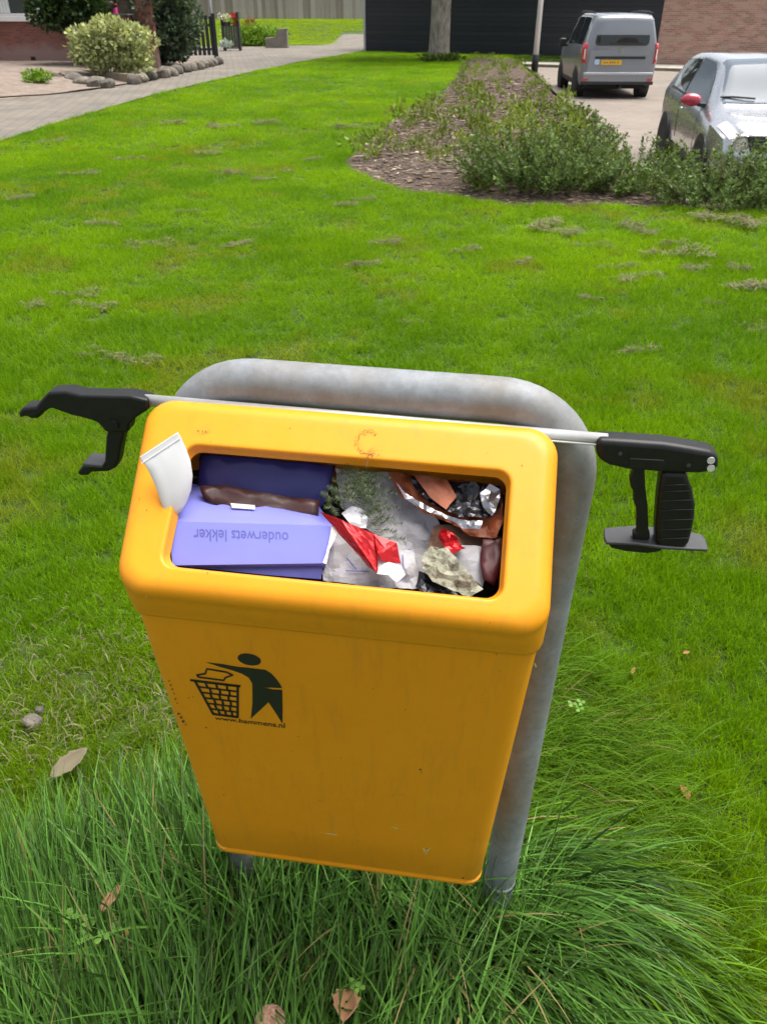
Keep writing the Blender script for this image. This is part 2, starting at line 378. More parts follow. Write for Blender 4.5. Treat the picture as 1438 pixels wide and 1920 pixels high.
for r in range(50):
    for k in range(-1, 54):
        x = k * BL + (0.5 * BL if r % 2 else 0.0); z = r * BH
        x0 = max(0.0, x)
        if x + BL > 13.0: continue
        if x >= 0.1 and x < 4.4 and 12 <= r <= 30 and nb < 300 and (x > 1.1 or r > 26 or x < 0.9):
            o = link('brick', brick_me, None, bw); o.location = (x, random.uniform(-0.002, 0.002), z); nb += 1
        else:
            e = random.uniform(-0.003, 0.003); rest.box(x0 + 0.006, x + BL - 0.006, -0.014 + e, 0.02, z + 0.006, z + BH - 0.006)
o = rest.build('brickwork', 'facing_brick', bw, fix=False); o['kind'] = 'stuff'

m, t, b = nodes('weathered_planks')
oi = t.nodes.new('ShaderNodeObjectInfo')
tc = t.nodes.new('ShaderNodeTexCoord'); mp = N(t, 'Mapping'); mp.inputs['Scale'].default_value = (9, 9, 0.7); t.links.new(tc.outputs['Object'], mp.inputs['Vector'])
c = ramp(t, oi.outputs['Random'], [(0, (0.25, 0.205, 0.175)), (0.5, (0.36, 0.305, 0.28)), (1, (0.46, 0.40, 0.375))])
c = mixc(t, 0.7, c, ramp(t, tex(t, 1.5, 6, vec=mp.outputs[0]), [(0.3, (0.75, 0.75, 0.75)), (0.7, (1.15, 1.15, 1.15))]), 'MULTIPLY')
t.links.new(c, b.inputs['Base Color']); b.inputs['Roughness'].default_value = 0.9
FY = 72.0; fz = gz(-8, FY)
fence = thing('plank_fence', 'weathered grey plank fence behind the far strip of lawn', 'fence', (-22, FY, fz))
mb = MB(); mb.box(0.012, 0.308, -0.02, 0.012, 0.0, 2.4); pk = mb.mesh('plank'); pk.materials.append(MATS['weathered_planks'])
for k in range(76):
    o = link('plank', pk, None, fence); o.location = (k * 0.32, random.uniform(-0.012, 0.012), random.uniform(-0.02, 0.04) + 0.02)
mb = MB()
for zz in (0.4, 1.3, 2.1): mb.box(0, 24.3, 0.03, 0.08, zz, zz + 0.09)
mb.build('rail', 'weathered_planks', fence)

# house on the left
m, t, b = nodes('house_brick')
tc = t.nodes.new('ShaderNodeTexCoord'); mp = N(t, 'Mapping'); mp.inputs['Rotation'].default_value = (rad(90), 0, 0); t.links.new(tc.outputs['Object'], mp.inputs['Vector'])
br = N(t, 'TexBrick', Scale=1.0); br.inputs['Brick Width'].default_value = 0.22; br.inputs['Row Height'].default_value = 0.0625
br.inputs['Mortar Size'].default_value = 0.006; br.inputs['Color1'].default_value = (0.29, 0.10, 0.07, 1); br.inputs['Color2'].default_value = (0.20, 0.072, 0.056, 1)
br.inputs['Mortar'].default_value = (0.20, 0.15, 0.13, 1); t.links.new(mp.outputs[0], br.inputs['Vector'])
sp = t.nodes.new('ShaderNodeSeparateXYZ'); t.links.new(tc.outputs['Object'], sp.inputs[0])
ns = tex(t, 1.1, 5); ad = N(t, 'Math', operation='MULTIPLY_ADD'); t.links.new(ns, ad.inputs[0]); ad.inputs[1].default_value = 1.0; t.links.new(sp.outputs[2], ad.inputs[2])
effl = ramp(t, ad.outputs[0], [(0.75, (1, 1, 1)), (1.05, (0, 0, 0))])          # pale salts rising from the ground
c = mixc(t, effl, br.outputs[0], mixc(t, 0.45, br.outputs[0], (0.33, 0.28, 0.27)))
t.links.new(c, b.inputs['Base Color']); b.inputs['Roughness'].default_value = 0.9; bump(t, b, br.outputs['Fac'], 0.5, -0.008)
simple('white_paint', (0.78, 0.78, 0.77), 0.4, 0, 0.04, 4)
m, t, b = nodes('window_glass')
b.inputs['Base Color'].default_value = (0.05, 0.06, 0.06, 1); b.inputs['Roughness'].default_value = 0.04; b.inputs['Specular IOR Level'].default_value = 0.6
simple('curtain', (0.62, 0.66, 0.64), 0.9, 0, 0.08, 10)
simple('dark_gap', (0.02, 0.018, 0.016), 0.9, 0, 0.2, 5)
simple('brown_door', (0.16, 0.115, 0.085), 0.6, 0, 0.2, 6)
HY = 28.3; hz = 0.27
hrot = rad(-2.0)
house = thing('brick_house', 'red brick house front with white-silled window on the left', 'house', (-15.5, HY + 0.1, hz), (0, 0, hrot))
WX0, WX1, WZ0, WZ1 = 3.25, 5.8, 1.22, 2.7
mb = MB()
mb.box(0, 3.25, 0, 0.3, -0.3, 5.4); mb.box(3.25, 8.4, 0, 0.3, -0.3, WZ0); mb.box(3.25, 8.4, 0, 0.3, WZ1, 5.4); mb.box(WX1, 6.9, 0, 0.3, WZ0, WZ1)
mb.box(7.9, 8.4, 0, 0.3, WZ0, WZ1)
mb.build('wall', 'house_brick', house)
mb = MB(); mb.box(2.3, 3.05, -0.85, -0.01, -0.3, 5.4); mb.build('pier', 'house_brick', house)
win = MB()
win.box(WX0, WX1, 0.06, 0.13, WZ0, WZ0 + 0.07).box(WX0, WX1, 0.06, 0.13, WZ1 - 0.07, WZ1).box(WX0, WX0 + 0.07, 0.06, 0.13, WZ0 + 0.07, WZ1 - 0.07).box(WX1 - 0.07, WX1, 0.06, 0.13, WZ0 + 0.07, WZ1 - 0.07)
wf = win.build('window', 'white_paint', house)
mb = MB(); mb.box(WX0 + 0.07, WX1 - 0.07, 0.09, 0.1, WZ0 + 0.07, WZ1 - 0.07); mb.build('pane', 'window_glass', wf)
mb = MB(); mb.box(WX0 - 0.1, WX1 + 0.1, -0.11, 0.05, WZ0 - 0.14, WZ0 - 0.002); mb.build('sill', 'white_paint', wf, bevel=0.01)
for x0, x1 in ((WX0 + 0.08, WX0 + 0.75), (WX0 + 1.35, WX1 - 0.1)):
    mb = MB(); n = 14
    for k in range(n):
        a = x0 + (x1 - x0) * k / n; c2 = x0 + (x1 - x0) * (k + 1) / n
        mb.add([(a, 0.06 + 0.02 * (k % 2), WZ0 + 0.08), (c2, 0.06 + 0.02 * ((k + 1) % 2), WZ0 + 0.08), (c2, 0.06 + 0.02 * ((k + 1) % 2), WZ1 - 0.08), (a, 0.06 + 0.02 * (k % 2), WZ1 - 0.08)], [(0, 1, 2, 3)])
    mb.build('curtain', 'curtain', wf)
mb = MB(); mb.box(6.92, 7.88, 0.08, 0.14, -0.2, WZ1); mb.build('door', 'brown_door', house)
mb = MB(); mb.box(4.35, 4.50, -0.012, -0.001, 0.02, 0.14); mb.build('vent', 'dark_gap', house)

# ================================================================== PLANTS
def leaf_cloud(name, n, shape, size, seed, up=0.3, aspect=0.55, jitter=0.5):
    """n small leaves inside shape(u)->(pos, outward); leaves are pointed folded quads (2 tris)"""
    r = np.random.default_rng(seed)
    P, O = shape(r, n)
    d = O + r.normal(0, jitter, (n, 3)) + np.array([0, 0, up]); d /= np.linalg.norm(d, axis=1, keepdims=True) + 1e-9
    a = np.cross(d, r.normal(0, 1, (n, 3))); a /= np.linalg.norm(a, axis=1, keepdims=True) + 1e-9
    L = size * r.uniform(0.6, 1.3, (n, 1)); w = L * aspect * 0.5
    nrm = np.cross(d, a)
    V = np.stack([P, P + d * L * 0.5 + a * w + nrm * L * 0.08, P + d * L, P + d * L * 0.5 - a * w + nrm * L * 0.08], 1).reshape(-1, 3)
    F = np.arange(4 * n).reshape(n, 4)
    return me_np(name, V, F)
def blob(cx, cy, cz, rx, ry, rz, lumps, seed, shell=0.55, floor=0.0):
    """sample points in an uneven lumpy crown"""
    rr = np.random.default_rng(seed + 900)
    Lc = rr.normal(0, 1, (lumps, 3)); Lc /= np.linalg.norm(Lc, axis=1, keepdims=True)
    Lc *= rr.uniform(0.45, 0.8, (lumps, 1)); Ls = rr.uniform(0.25, 0.5, lumps)
    def f(r, n):
        k = r.integers(0, lumps, n); d = r.normal(0, 1, (n, 3)); d /= np.linalg.norm(d, axis=1, keepdims=True)
        q = Lc[k] + d * (Ls[k] * (shell + (1 - shell) * r.random(n) ** 0.5))[:, None]
        P = q * np.array([rx, ry, rz]) + np.array([cx, cy, cz]); P[:, 2] = np.maximum(P[:, 2], floor + 0.01 + 0.05 * r.random(n))
        return P, d
    return f
def branches(root, spread, h, n, seed, r0=0.012):
    rr = random.Random(seed); mb = MB()
    for k in range(n):
        a = rr.uniform(0, 6.28); q = rr.uniform(0.3, 1.0)
        p1 = Vector((math.cos(a) * spread * q * 0.4, math.sin(a) * spread * q * 0.4, h * 0.5)); p2 = Vector((math.cos(a) * spread * q, math.sin(a) * spread * q, h * rr.uniform(0.7, 0.95)))
        mb.tube([(0, 0, 0), p1, p2], [r0, r0 * 0.7, r0 * 0.3], 5, False)
    return mb
simple('bark', (0.13, 0.10, 0.075), 0.95, 0, 0.3, 14, 0.6)
simple('twig', (0.10, 0.07, 0.05), 0.9, 0, 0.3, 14)
leafy('leaf_dark', (0.035, 0.065, 0.020), 0.45, 0.2, rough=0.35)
leafy('leaf_shrub', (0.105, 0.165, 0.038), 0.55, 0.35, spec=0.15)
leafy('leaf_olive', (0.10, 0.14, 0.03), 0.45, 0.3)
leafy('leaf_variegated', (0.42, 0.46, 0.22), 0.5, 0.25)
leafy('leaf_lime', (0.17, 0.30, 0.03), 0.35, 0.35)
leafy('leaf_bluegrey', (0.075, 0.11, 0.065), 0.45, 0.2, rough=0.4)
leafy('leaf_bed', (0.17, 0.23, 0.04), 0.5, 0.35, obj_var=0.3)
def shrub(name, label, loc, parts, mat, stems=10, spread=0.5, h=0.6, cat='shrub', group=None, seed=1):
    t_ = thing(name, label, cat, loc, group=group)
    V = [leaf_cloud('crown', n, blob(*bl, seed=seed * 7 + i), sz, seed * 3 + i, aspect=asp) for i, (n, bl, sz, asp) in enumerate(parts)]
    me = V[0] if len(V) == 1 else join_meshes(V, 'crown')
    link('crown', me, mat, t_)
    branches(None, spread, h, stems, seed, 0.012 + 0.008 * h).build('trunk' if h > 1.2 else 'stem', 'twig', t_, smooth=True)
    return t_
def join_meshes(ms, name):
    V = []; F = []; o = 0
    for m_ in ms:
        v = np.empty(len(m_.vertices) * 3, np.float32); m_.vertices.foreach_get('co', v)
        f = np.empty(len(m_.loops), np.int32); m_.loops.foreach_get('vertex_index', f)
        V.append(v.reshape(-1, 3)); F.append(f.reshape(-1, 4) + o); o += len(m_.vertices)
    return me_np(name, np.concatenate(V), np.concatenate(F))

# variegated round bush and dark bushes in the front garden
shrub('variegated_bush', 'round bush with pale yellow-green variegated leaves in front garden', (-7.35, 24.5, 0.22),
      [(9000, (0, 0, 0.62, 1.25, 0.95, 0.66, 40), 0.115, 0.62)], 'leaf_variegated', 14, 0.7, 0.8, 'bush', seed=3)
t_ = thing('evergreen_tree', 'small dark evergreen tree with bare stem beside the white window sill', 'tree', (-9.15, 26.6, 0.27))
link('crown', leaf_cloud('crown', 7000, blob(0.2, 0, 1.60, 1.25, 0.9, 0.85, 22, 21), 0.17, 5), 'leaf_dark', t_)
mb = MB(); mb.tube([(0.08, 0, -0.1), (0.05, 0, 0.5), (0.12, 0.02, 1.1), (0.2, 0, 2.0)], [0.11, 0.09, 0.08, 0.05], 8); mb.tube([(0.06, 0, 0.6), (-0.3, 0, 1.3), (-0.5, 0.1, 1.9)], [0.05, 0.04, 0.02], 6); mb.tube([(0.12, 0, 0.9), (0.5, 0, 1.5), (0.8, 0, 2.0)], [0.05, 0.04, 0.02], 6)
mb.build('trunk', 'bark', t_, smooth=True)
t_ = thing('dark_shrub', 'tall dark blue-green shrub between the round bush and black gate', 'shrub', (-7.55, 29.4, 0.22))
link('crown', leaf_cloud('crown', 13000, blob(0, 0, 1.25, 1.6, 1.3, 1.45, 40, 33, floor=0.06), 0.17, 6), 'leaf_bluegrey', t_)
branches(None, 1.0, 1.6, 14, 5, 0.05).build('trunk', 'bark', t_, smooth=True)

# black gate with posts, flower pots beyond
simple('black_metal', (0.018, 0.019, 0.022), 0.45, 0.2, 0.2, 10)
simple('grey_post', (0.16, 0.16, 0.16), 0.6, 0.3, 0.15, 10)
p = gnd(408, 118)
gate = thing('garden_gate', 'black metal garden gate with tall posts at the end of front garden', 'gate', (p.x, p.y, 0.0), (0, 0, rad(22)))
for x, h_ in ((0.0, 1.55), (-1.6, 1.75)):
    mb = MB(); mb.box(x - 0.06, x + 0.06, -0.06, 0.06, -0.1, h_); mb.build('post', 'black_metal', gate, bevel=0.01)
for k in range(9):
    mb = MB(); mb.box(-1.48 + k * 0.165, -1.36 + k * 0.165, -0.012, 0.012, 0.25, 1.45 + 0.03 * (k % 2)); mb.build('slat', 'black_metal', gate)
mb = MB(); mb.box(-1.54, -0.06, 0.013, 0.04, 0.4, 0.47).box(-1.54, -0.06, 0.013, 0.04, 1.15, 1.22); mb.build('rail', 'black_metal', gate)
p = at(400, 60, 33.6)
pole = thing('grey_fence_post', 'slim grey post standing behind the black garden gate', 'post', (p.x, 33.6, 0.0))
mb = MB(); mb.tube([(0, 0, -0.1), (0, 0, 2.3)], 0.055, 12); mb.build('post', 'grey_post', pole, smooth=True)
mb = MB(); mb.tube([(0, 0, 2.3), (0, 0, 2.33)], [0.06, 0.03], 12); mb.build('cap', 'grey_post', pole)

def Yz(px, py, Y):
    q = at(px, py, Y); return q
# planting box with flowers
p = gnd(432, 92)
simple('dark_panel', (0.06, 0.055, 0.055), 0.7, 0, 0.2, 5)
simple('red_cloth', (0.42, 0.03, 0.04), 0.6, 0, 0.15, 8)
simple('pink_plastic', (0.75, 0.07, 0.30), 0.4, 0, 0.1, 8)
fb = thing('flower_stand', 'dark slatted stand carrying pots of white flowers past the gate', 'stand', (p.x, 42.0, 0.0))
fx0, fx1 = at(418, 60, 42).x - p.x, at(447, 60, 42).x - p.x
for k in range(6):
    mb = MB(); w_ = (fx1 - fx0) / 6
    mb.box(fx0 + k * w_ + 0.01, fx0 + (k + 1) * w_ - 0.01, -0.03, 0.0, 0.1, 0.98); mb.build('slat', 'dark_panel', fb)
mb = MB(); mb.box(fx0 - 0.05, fx0 + 0.04, -0.02, 0.4, 0, 1.35); mb.build('post', 'black_metal', fb)
mb = MB(); mb.box(fx1 - 0.04, fx1 + 0.05, -0.02, 0.4, 0, 1.55); mb.build('post', 'black_metal', fb)
mb = MB(); mb.box(fx0, fx1, 0.0, 0.4, 0.98, 1.02); mb.build('shelf', 'dark_panel', fb)
leafy('petal_white', (0.75, 0.72, 0.66), 0.15, 0.3)
def pot(name, label, px, Y, z, r, h, mat, flower, seed, group=None, cat='plant pot'):
    q = at(px, 50, Y); t2 = thing(name, label, cat, (q.x, Y + 0.15, z), group=group)
    mb = MB(); mb.lathe([(0, r * 0.7), (h, r), (h, r * 0.85), (h - 0.03, r * 0.8)], 14, 'z'); mb.build('pot', mat, t2, angle=40)
    link('foliage', leaf_cloud('foliage', 260, blob(0, 0, h + 0.12, r * 1.6, r * 1.4, 0.2, 8, seed), 0.07, seed), 'leaf_lime', t2)
    if flower: link('flowers', leaf_cloud('flowers', 160, blob(0, -0.03, h + 0.2, r * 1.6, r * 1.4, 0.17, 8, seed + 3), 0.075, seed + 1, aspect=0.9), flower, t2)
    return t2
pot('flower_pot', 'pot of white flowers on the dark slatted stand', 425, 42.0, 1.02, 0.2, 0.14, 'dark_panel', 'petal_white', 41)
leafy('petal_red', (0.5, 0.03, 0.03), 0.2, 0.2)
pot('flower_pot', 'pot of red flowers on the dark slatted stand', 441, 42.0, 1.02, 0.17, 0.14, 'red_cloth', 'petal_red', 44)
# white leafed plant at the foot, lime ground cover, stone planter block
leafy('leaf_silver', (0.50, 0.58, 0.55), 0.25, 0.2)
p = gnd(443, 92)
shrub('silver_plant', 'small silvery white-leaved plant at the foot of the flower stand', (p.x, 41.6, 0.03), [(320, (0, 0, 0.22, 0.32, 0.28, 0.22, 7), 0.12, 0.5)], 'leaf_silver', 5, 0.2, 0.25, 'plant', seed=9)
p = gnd(485, 90)
shrub('lime_shrub', 'low bright green shrub spreading behind the concrete planter block', (p.x - 0.35, 47.2, 0.03), [(3600, (0, 0, 0.42, 1.7, 1.0, 0.5, 24), 0.16, 0.55)], 'leaf_lime', 10, 0.8, 0.5, seed=12)
leafy('leaf_rust', (0.30, 0.17, 0.05), 0.4, 0.25)
q = at(466, 45, 49.0)
shrub('rusty_plant', 'small plant with rusty yellow leaves above the low green shrub', (q.x, 49.0, 0.02), [(420, (0, 0, 0.85, 0.45, 0.4, 0.42, 8), 0.14, 0.5)], 'leaf_rust', 6, 0.3, 0.8, 'plant', seed=14)
simple('old_concrete', (0.22, 0.20, 0.165), 0.95, 0, 0.25, 3, 0.4)
p = gnd(520, 91); x0 = gnd(497, 92).x - p.x; x1 = gnd(548, 88).x - p.x
pb = thing('concrete_planter', 'stepped grey concrete planter block at the edge of the path', 'planter', (p.x, p.y - 0.3, 0.03))
mb = MB(); mb.prism([Vector(v) for v in ((x0, 0, 0), (x1, 0, 0), (x1, 0, 0.78), (x0 + 0.55, 0, 0.72), (x0 + 0.55, 0, 0.48), (x0, 0, 0.42))], Vector((0, 0.6, 0))); mb.build('block', 'old_concrete', pb, bevel=0.02)
mb = MB(); mb.box(x0 + 0.6, x1 + 0.02, -0.02, 0.62, 0.785, 0.83); mb.build('cap', 'old_concrete', pb, bevel=0.01)

# garden table, pink bottle, window-side things beside the house door
tb = at(215, 26, 27.4)
gt = thing('garden_table', 'small dark garden table near the house door behind the round bush', 'table', (tb.x, 27.4, 0.27))
hz_ = tb.z - 0.27
mb = MB(); mb.box(-0.42, 0.48, -0.3, 0.3, hz_ - 0.03, hz_); mb.build('table_top', 'grey_post', gt)
for sx, sy in ((-0.38, -0.26), (0.44, -0.26), (-0.38, 0.26), (0.44, 0.26)):
    mb = MB(); mb.box(sx - 0.02, sx + 0.02, sy - 0.02, sy + 0.02, 0, hz_ - 0.03); mb.build('leg', 'black_metal', gt)
mb = MB(); mb.lathe([(0, 0.085), (0.2, 0.1), (0.27, 0.1), (0.3, 0.06), (0.33, 0.06)], 14, 'z', (0.0, 0, 0))
pk_ = mb.build('pink_canister', 'pink_plastic', None, angle=40); pk_.location = (tb.x + 0.02, 27.4, tb.z + 0.002)
tag(pk_, 'bright pink canister standing on the small garden table', 'canister')
bx_ = MB(); bx_.box(-0.2, 0.2, -0.15, 0.15, 0, 0.16).box(-0.17, 0.17, -0.155, -0.15, 0.03, 0.13)
o = bx_.build('dark_crate', 'dark_gap', None, bevel=0.01); o.location = (tb.x - 0.22, 27.4, tb.z + 0.002)
tag(o, 'low dark crate on the small garden table beside pink canister', 'crate')
o = MB().box(-0.15, 0.15, -0.1, 0.1, 0, 0.045).build('white_box', 'white_paint', None, bevel=0.008); o.location = (tb.x - 0.24, 27.4, tb.z + 0.165)
tag(o, 'flat white box lying on the dark crate on garden table', 'box')

# border stones
m, t, b = nodes('border_stone')
n1 = tex(t, 6.0, 7, 0.7); oi = t.nodes.new('ShaderNodeObjectInfo')
c = ramp(t, n1, [(0.3, (0.06, 0.055, 0.05)), (0.55, (0.16, 0.145, 0.125)), (0.75, (0.30, 0.27, 0.23))])
c = mixc(t, 1.0, c, ramp(t, oi.outputs['Random'], [(0, (0.55, 0.55, 0.58)), (1, (1.4, 1.35, 1.25))]), 'MULTIPLY')
t.links.new(c, b.inputs['Base Color']); b.inputs['Roughness'].default_value = 0.95; bump(t, b, n1, 0.8, 0.05)
def rock_mesh(name, seed, sx, sy, sz, n=2, rough=0.28):
    bm = bmesh.new(); bmesh.ops.create_icosphere(bm, subdivisions=n, radius=1)
    for v in bm.verts:
        q = noise.noise_vector(v.co * 1.3 + Vector((seed * 3.7, seed, 0))) * rough + noise.noise_vector(v.co * 3.1 + Vector((seed, 5, seed))) * rough * 0.4
        c_ = v.co + q; m_ = max(abs(c_.x), abs(c_.y), abs(c_.z)); c_ = c_ * (0.65 + 0.35 / max(m_, 0.3) * 0.9)
        v.co = Vector((c_.x * sx, c_.y * sy, c_.z * sz))
    me = bpy.data.meshes.new(name); bm.to_mesh(me); bm.free()
    me.polygons.foreach_set('use_smooth', [True] * len(me.polygons)); me.set_sharp_from_angle(angle=rad(40)); return me
stone_me = [rock_mesh('border_stone', s, 0.24, 0.17, 0.15) for s in range(5)]
for m_ in stone_me: m_.materials.append(MATS['border_stone'])
i = 0; ORD = 'first second third fourth fifth sixth seventh eighth ninth tenth eleventh twelfth thirteenth'.split()
for (px, py), (qx, qy), n, lab in (((-20, 143), (206, 168), 12, '# dark border stone from the left in the row beside the sandy strip'), ((255, 160), (414, 122), 13, '# rough grey border stone counted from the round bush towards the gate')):
    a, c2 = gnd(px, py), gnd(qx, qy)
    for k in range(n):
        q = a.lerp(c2, k / (n - 1)); o = link('border_stone', stone_me[i % 5], None)
        s_ = random.uniform(0.75, 1.25); o.scale = (s_, s_, s_ * random.uniform(0.8, 1.15))
        o.location = (q.x + random.uniform(-.06, .06), q.y + random.uniform(-.15, .15), 0.11); o.rotation_euler = (random.uniform(-.2, .2), random.uniform(-.2, .2), random.uniform(0, 3))
        tag(o, lab.replace('#', ORD[k]), 'stone', 'stones edging the front garden'); i += 1
simple('edging_wood', (0.21, 0.165, 0.11), 0.9, 0, 0.25, 6, 0.3)
def edging(p0, p1, label):
    a, c2 = gnd(*p0, 0.1), gnd(*p1, 0.1); d = (c2 - a); t2 = thing('edging_timber', label, 'timber edging', (a.x, a.y, 0.0), (0, 0, math.atan2(d.y, d.x)))
    mb = MB(); mb.box(0, d.length, -0.06, 0.06, 0.0, 0.24); mb.build('beam', 'edging_wood', t2, bevel=0.015)
    for x in (0.2, d.length / 2, d.length - 0.2):
        mb = MB(); mb.tube([(x, -0.1, -0.05), (x, -0.1, 0.27)], 0.045, 8); mb.build('stake', 'edging_wood', t2)
edging((-10, 122), (262, 152), 'long weathered timber edging in front of the round bush')
edging((-10, 134), (130, 150), 'short weathered timber edging low beside the dark border stones')
p = gnd(78, 168)
shrub('garden_weed', 'small green weed with white flecks growing between dark border stones', (p.x, p.y + 0.1, 0.06), [(420, (0, 0, 0.17, 0.42, 0.3, 0.17, 9), 0.11, 0.5)], 'leaf_lime', 6, 0.3, 0.2, 'plant', seed=22)
o = link('border_stone', stone_me[2], None); o.location = (gnd(55, 158).x, gnd(55, 158).y, 0.12); o.scale = (1.2, 1, 0.9)
m, t, b = nodes('pale_stone'); t.links.new(ramp(t, tex(t, 8, 5), [(0.3, (0.35, 0.35, 0.33)), (0.7, (0.62, 0.62, 0.6))]), b.inputs['Base Color'])
o.data = stone_me[2].copy(); o.data.materials.clear(); o.data.materials.append(MATS['pale_stone'])
tag(o, 'pale whitish stone beside the green weed in the border', 'stone')

# street tree: trunk, limbs, crown high above the picture
m, t, b = nodes('plane_bark')
tc = t.nodes.new('ShaderNodeTexCoord'); mp = N(t, 'Mapping'); mp.inputs['Scale'].default_value = (3, 3, 1.1); t.links.new(tc.outputs['Object'], mp.inputs['Vector'])
n1 = tex(t, 2.6, 7, 0.65, vec=mp.outputs[0])
t.links.new(ramp(t, n1, [(0.3, (0.10, 0.085, 0.065)), (0.5, (0.27, 0.235, 0.19)), (0.7, (0.42, 0.38, 0.33))]), b.inputs['Base Color'])
b.inputs['Roughness'].default_value = 0.9; bump(t, b, n1, 0.6, 0.03)
p = gnd(822, 113)
tree = thing('street_tree', 'tall tree trunk with pale mottled bark in front of black shed', 'tree', (p.x, p.y, 0))
mb = MB(); rings = []
for z, r in ((-0.15, 0.60), (0.0, 0.50), (0.12, 0.44), (0.3, 0.405), (0.7, 0.385), (1.4, 0.37), (2.4, 0.36), (3.6, 0.33), (4.8, 0.27), (6.5, 0.16), (8, 0.07)):
    rings.append([Vector((r * (1 + 0.05 * math.sin(3 * a + z) + (0.12 * math.sin(5 * a) if z < 0.2 else 0)) * math.cos(a) + 0.03 * z * 0.3, r * (1 + 0.05 * math.sin(3 * a + z)) * math.sin(a), z)) for a in [2 * math.pi * k / 18 for k in range(18)]])
mb.loft(rings, True, True, True)
for k in range(9):
    a = k * 2.4; z0 = 3.4 + k * 0.4; mb.tube([(0, 0, z0), (math.cos(a) * 1.2, math.sin(a) * 1.2, z0 + 1.0), (math.cos(a) * 2.6, math.sin(a) * 2.6, z0 + 2.2)], [0.13, 0.08, 0.03], 8)
mb.build('trunk', 'plane_bark', tree, smooth=True)
link('crown', leaf_cloud('crown', 9000, blob(0, 0, 6.8, 3.6, 3.6, 2.8, 40, 51), 0.32, 8), 'leaf_shrub', tree)
p = gnd(815, 116)
shrub('trunk_sprout', 'tuft of dark green growth at the foot of the tree trunk', (p.x, p.y - 0.2, 0), [(900, (0.1, 0, 0.1, 1.0, 0.35, 0.13, 12), 0.16, 0.4)], 'leaf_shrub', 5, 0.3, 0.15, 'plant', seed=31)

# white lamp post
p = gnd(1002, 127, -0.1)
simple('post_white', (0.80, 0.80, 0.80), 0.35, 0.2, 0.06, 6)
lp = thing('lamp_post', 'slim white lamp post with black foot before the black shed', 'lamp post', (p.x, p.y, -0.15))
mb = MB(); mb.tube([(0, 0, 0.45), (0, 0, 4.6)], [0.10, 0.075], 16); mb.build('pole', 'post_white', lp, smooth=True)
mb = MB(); mb.tube([(0, 0, -0.1), (0, 0, 0.44), (0, 0, 0.46)], [0.125, 0.12, 0.10], 16); mb.build('foot', 'black_metal', lp, smooth=True)
mb = MB(); mb.lathe([(4.6, 0.09), (4.66, 0.2), (4.85, 0.24), (4.95, 0.22), (5.05, 0.05)], 18, 'z'); mb.build('lamp_head', 'black_metal', lp, smooth=True)

# planting bed: shrubs
def shoots(name, n, per, rx, ry, h, leaf, seed, spread=0.45):
    """feathery shrub: upright curved shoots set with small pointed leaves"""
    r = np.random.default_rng(seed); q = np.sqrt(r.random(n)); a = r.uniform(0, 6.283, n); B = np.stack([q * np.cos(a) * rx, q * np.sin(a) * ry, np.zeros(n)], 1)
    d = np.stack([np.cos(a) * q * spread + r.normal(0, 0.22, n), np.sin(a) * q * spread + r.normal(0, 0.22, n), np.ones(n)], 1); d /= np.linalg.norm(d, axis=1, keepdims=True)
    hh = h * (1.0 - 0.35 * q ** 2) * r.uniform(0.55, 1.15, n); s_ = r.uniform(0.12, 1.0, (n, per)) ** 0.8
    P = B[:, None] + d[:, None] * (hh[:, None] * s_)[..., None] + np.stack([d[:, 0], d[:, 1], 0 * hh], 1)[:, None] * (0.35 * hh[:, None] * s_ ** 2)[..., None]
    P = P.reshape(-1, 3); N_ = len(P); dd = np.repeat(d, per, 0); o = r.normal(0, 1, (N_, 3)); o -= dd * (o * dd).sum(1, keepdims=True); o /= np.linalg.norm(o, axis=1, keepdims=True)
    D = dd * r.uniform(0.3, 0.9, (N_, 1)) + o; D /= np.linalg.norm(D, axis=1, keepdims=True); A = np.cross(D, dd + r.normal(0, 0.3, (N_, 3))); A /= np.linalg.norm(A, axis=1, keepdims=True)
    L = leaf * r.uniform(0.5, 1.3, (N_, 1)); w = L * 0.2; nr = np.cross(D, A)
    V = np.stack([P, P + D * L * .5 + A * w + nr * L * .06, P + D * L, P + D * L * .5 - A * w + nr * L * .06], 1).reshape(-1, 3)
    tw = MB()
    for k in range(0, n, 2): tw.tube([B[k], B[k] + d[k] * hh[k] * 0.5, B[k] + d[k] * hh[k] * 0.95 + np.array([d[k, 0], d[k, 1], 0]) * 0.3 * hh[k]], [0.006, 0.004, 0.002], 4, False)
    return me_np(name, V, np.arange(4 * N_).reshape(N_, 4)), tw
def hedge(name, label, px, py, Y, rx, ry, rz, n, mat, seed, size=0.06, zb=None):
    z = gz(px, Y) if zb is None else zb
    t2 = thing(name, label, 'shrub', (px, Y, z + 0.02)); me, tw = shoots('crown', n // 42, 64, rx * 0.85, ry * 0.85, rz * 1.9, size * 0.8, seed, 0.8)
    link('crown', me, mat, t2); tw.build('stem', 'twig', t2, smooth=True); return t2
hedge('bed_shrub', 'big dark green shrub at the front of planting bed', 1.72, 0, 9.1, 0.78, 0.55, 0.38, 9900, 'leaf_shrub', 61)
hedge('bed_shrub', 'green shrub between the big dark shrub and the white car', 2.75, 0, 9.2, 0.66, 0.55, 0.34, 6800, 'leaf_shrub', 62)
hedge('bed_shrub', 'dark shrub in front of the white car under its headlight', 3.55, 0, 8.42, 0.60, 0.30, 0.42, 6600, 'leaf_shrub', 63)
hedge('bed_shrub', 'dark shrub at the edge of the photo before the white car', 4.5, 0, 8.32, 0.62, 0.30, 0.43, 6600, 'leaf_shrub', 64)
hedge('bed_shrub', 'dark shrub just beyond the edge of the photo', 5.5, 0, 8.25, 0.6, 0.27, 0.36, 4000, 'leaf_shrub', 65)
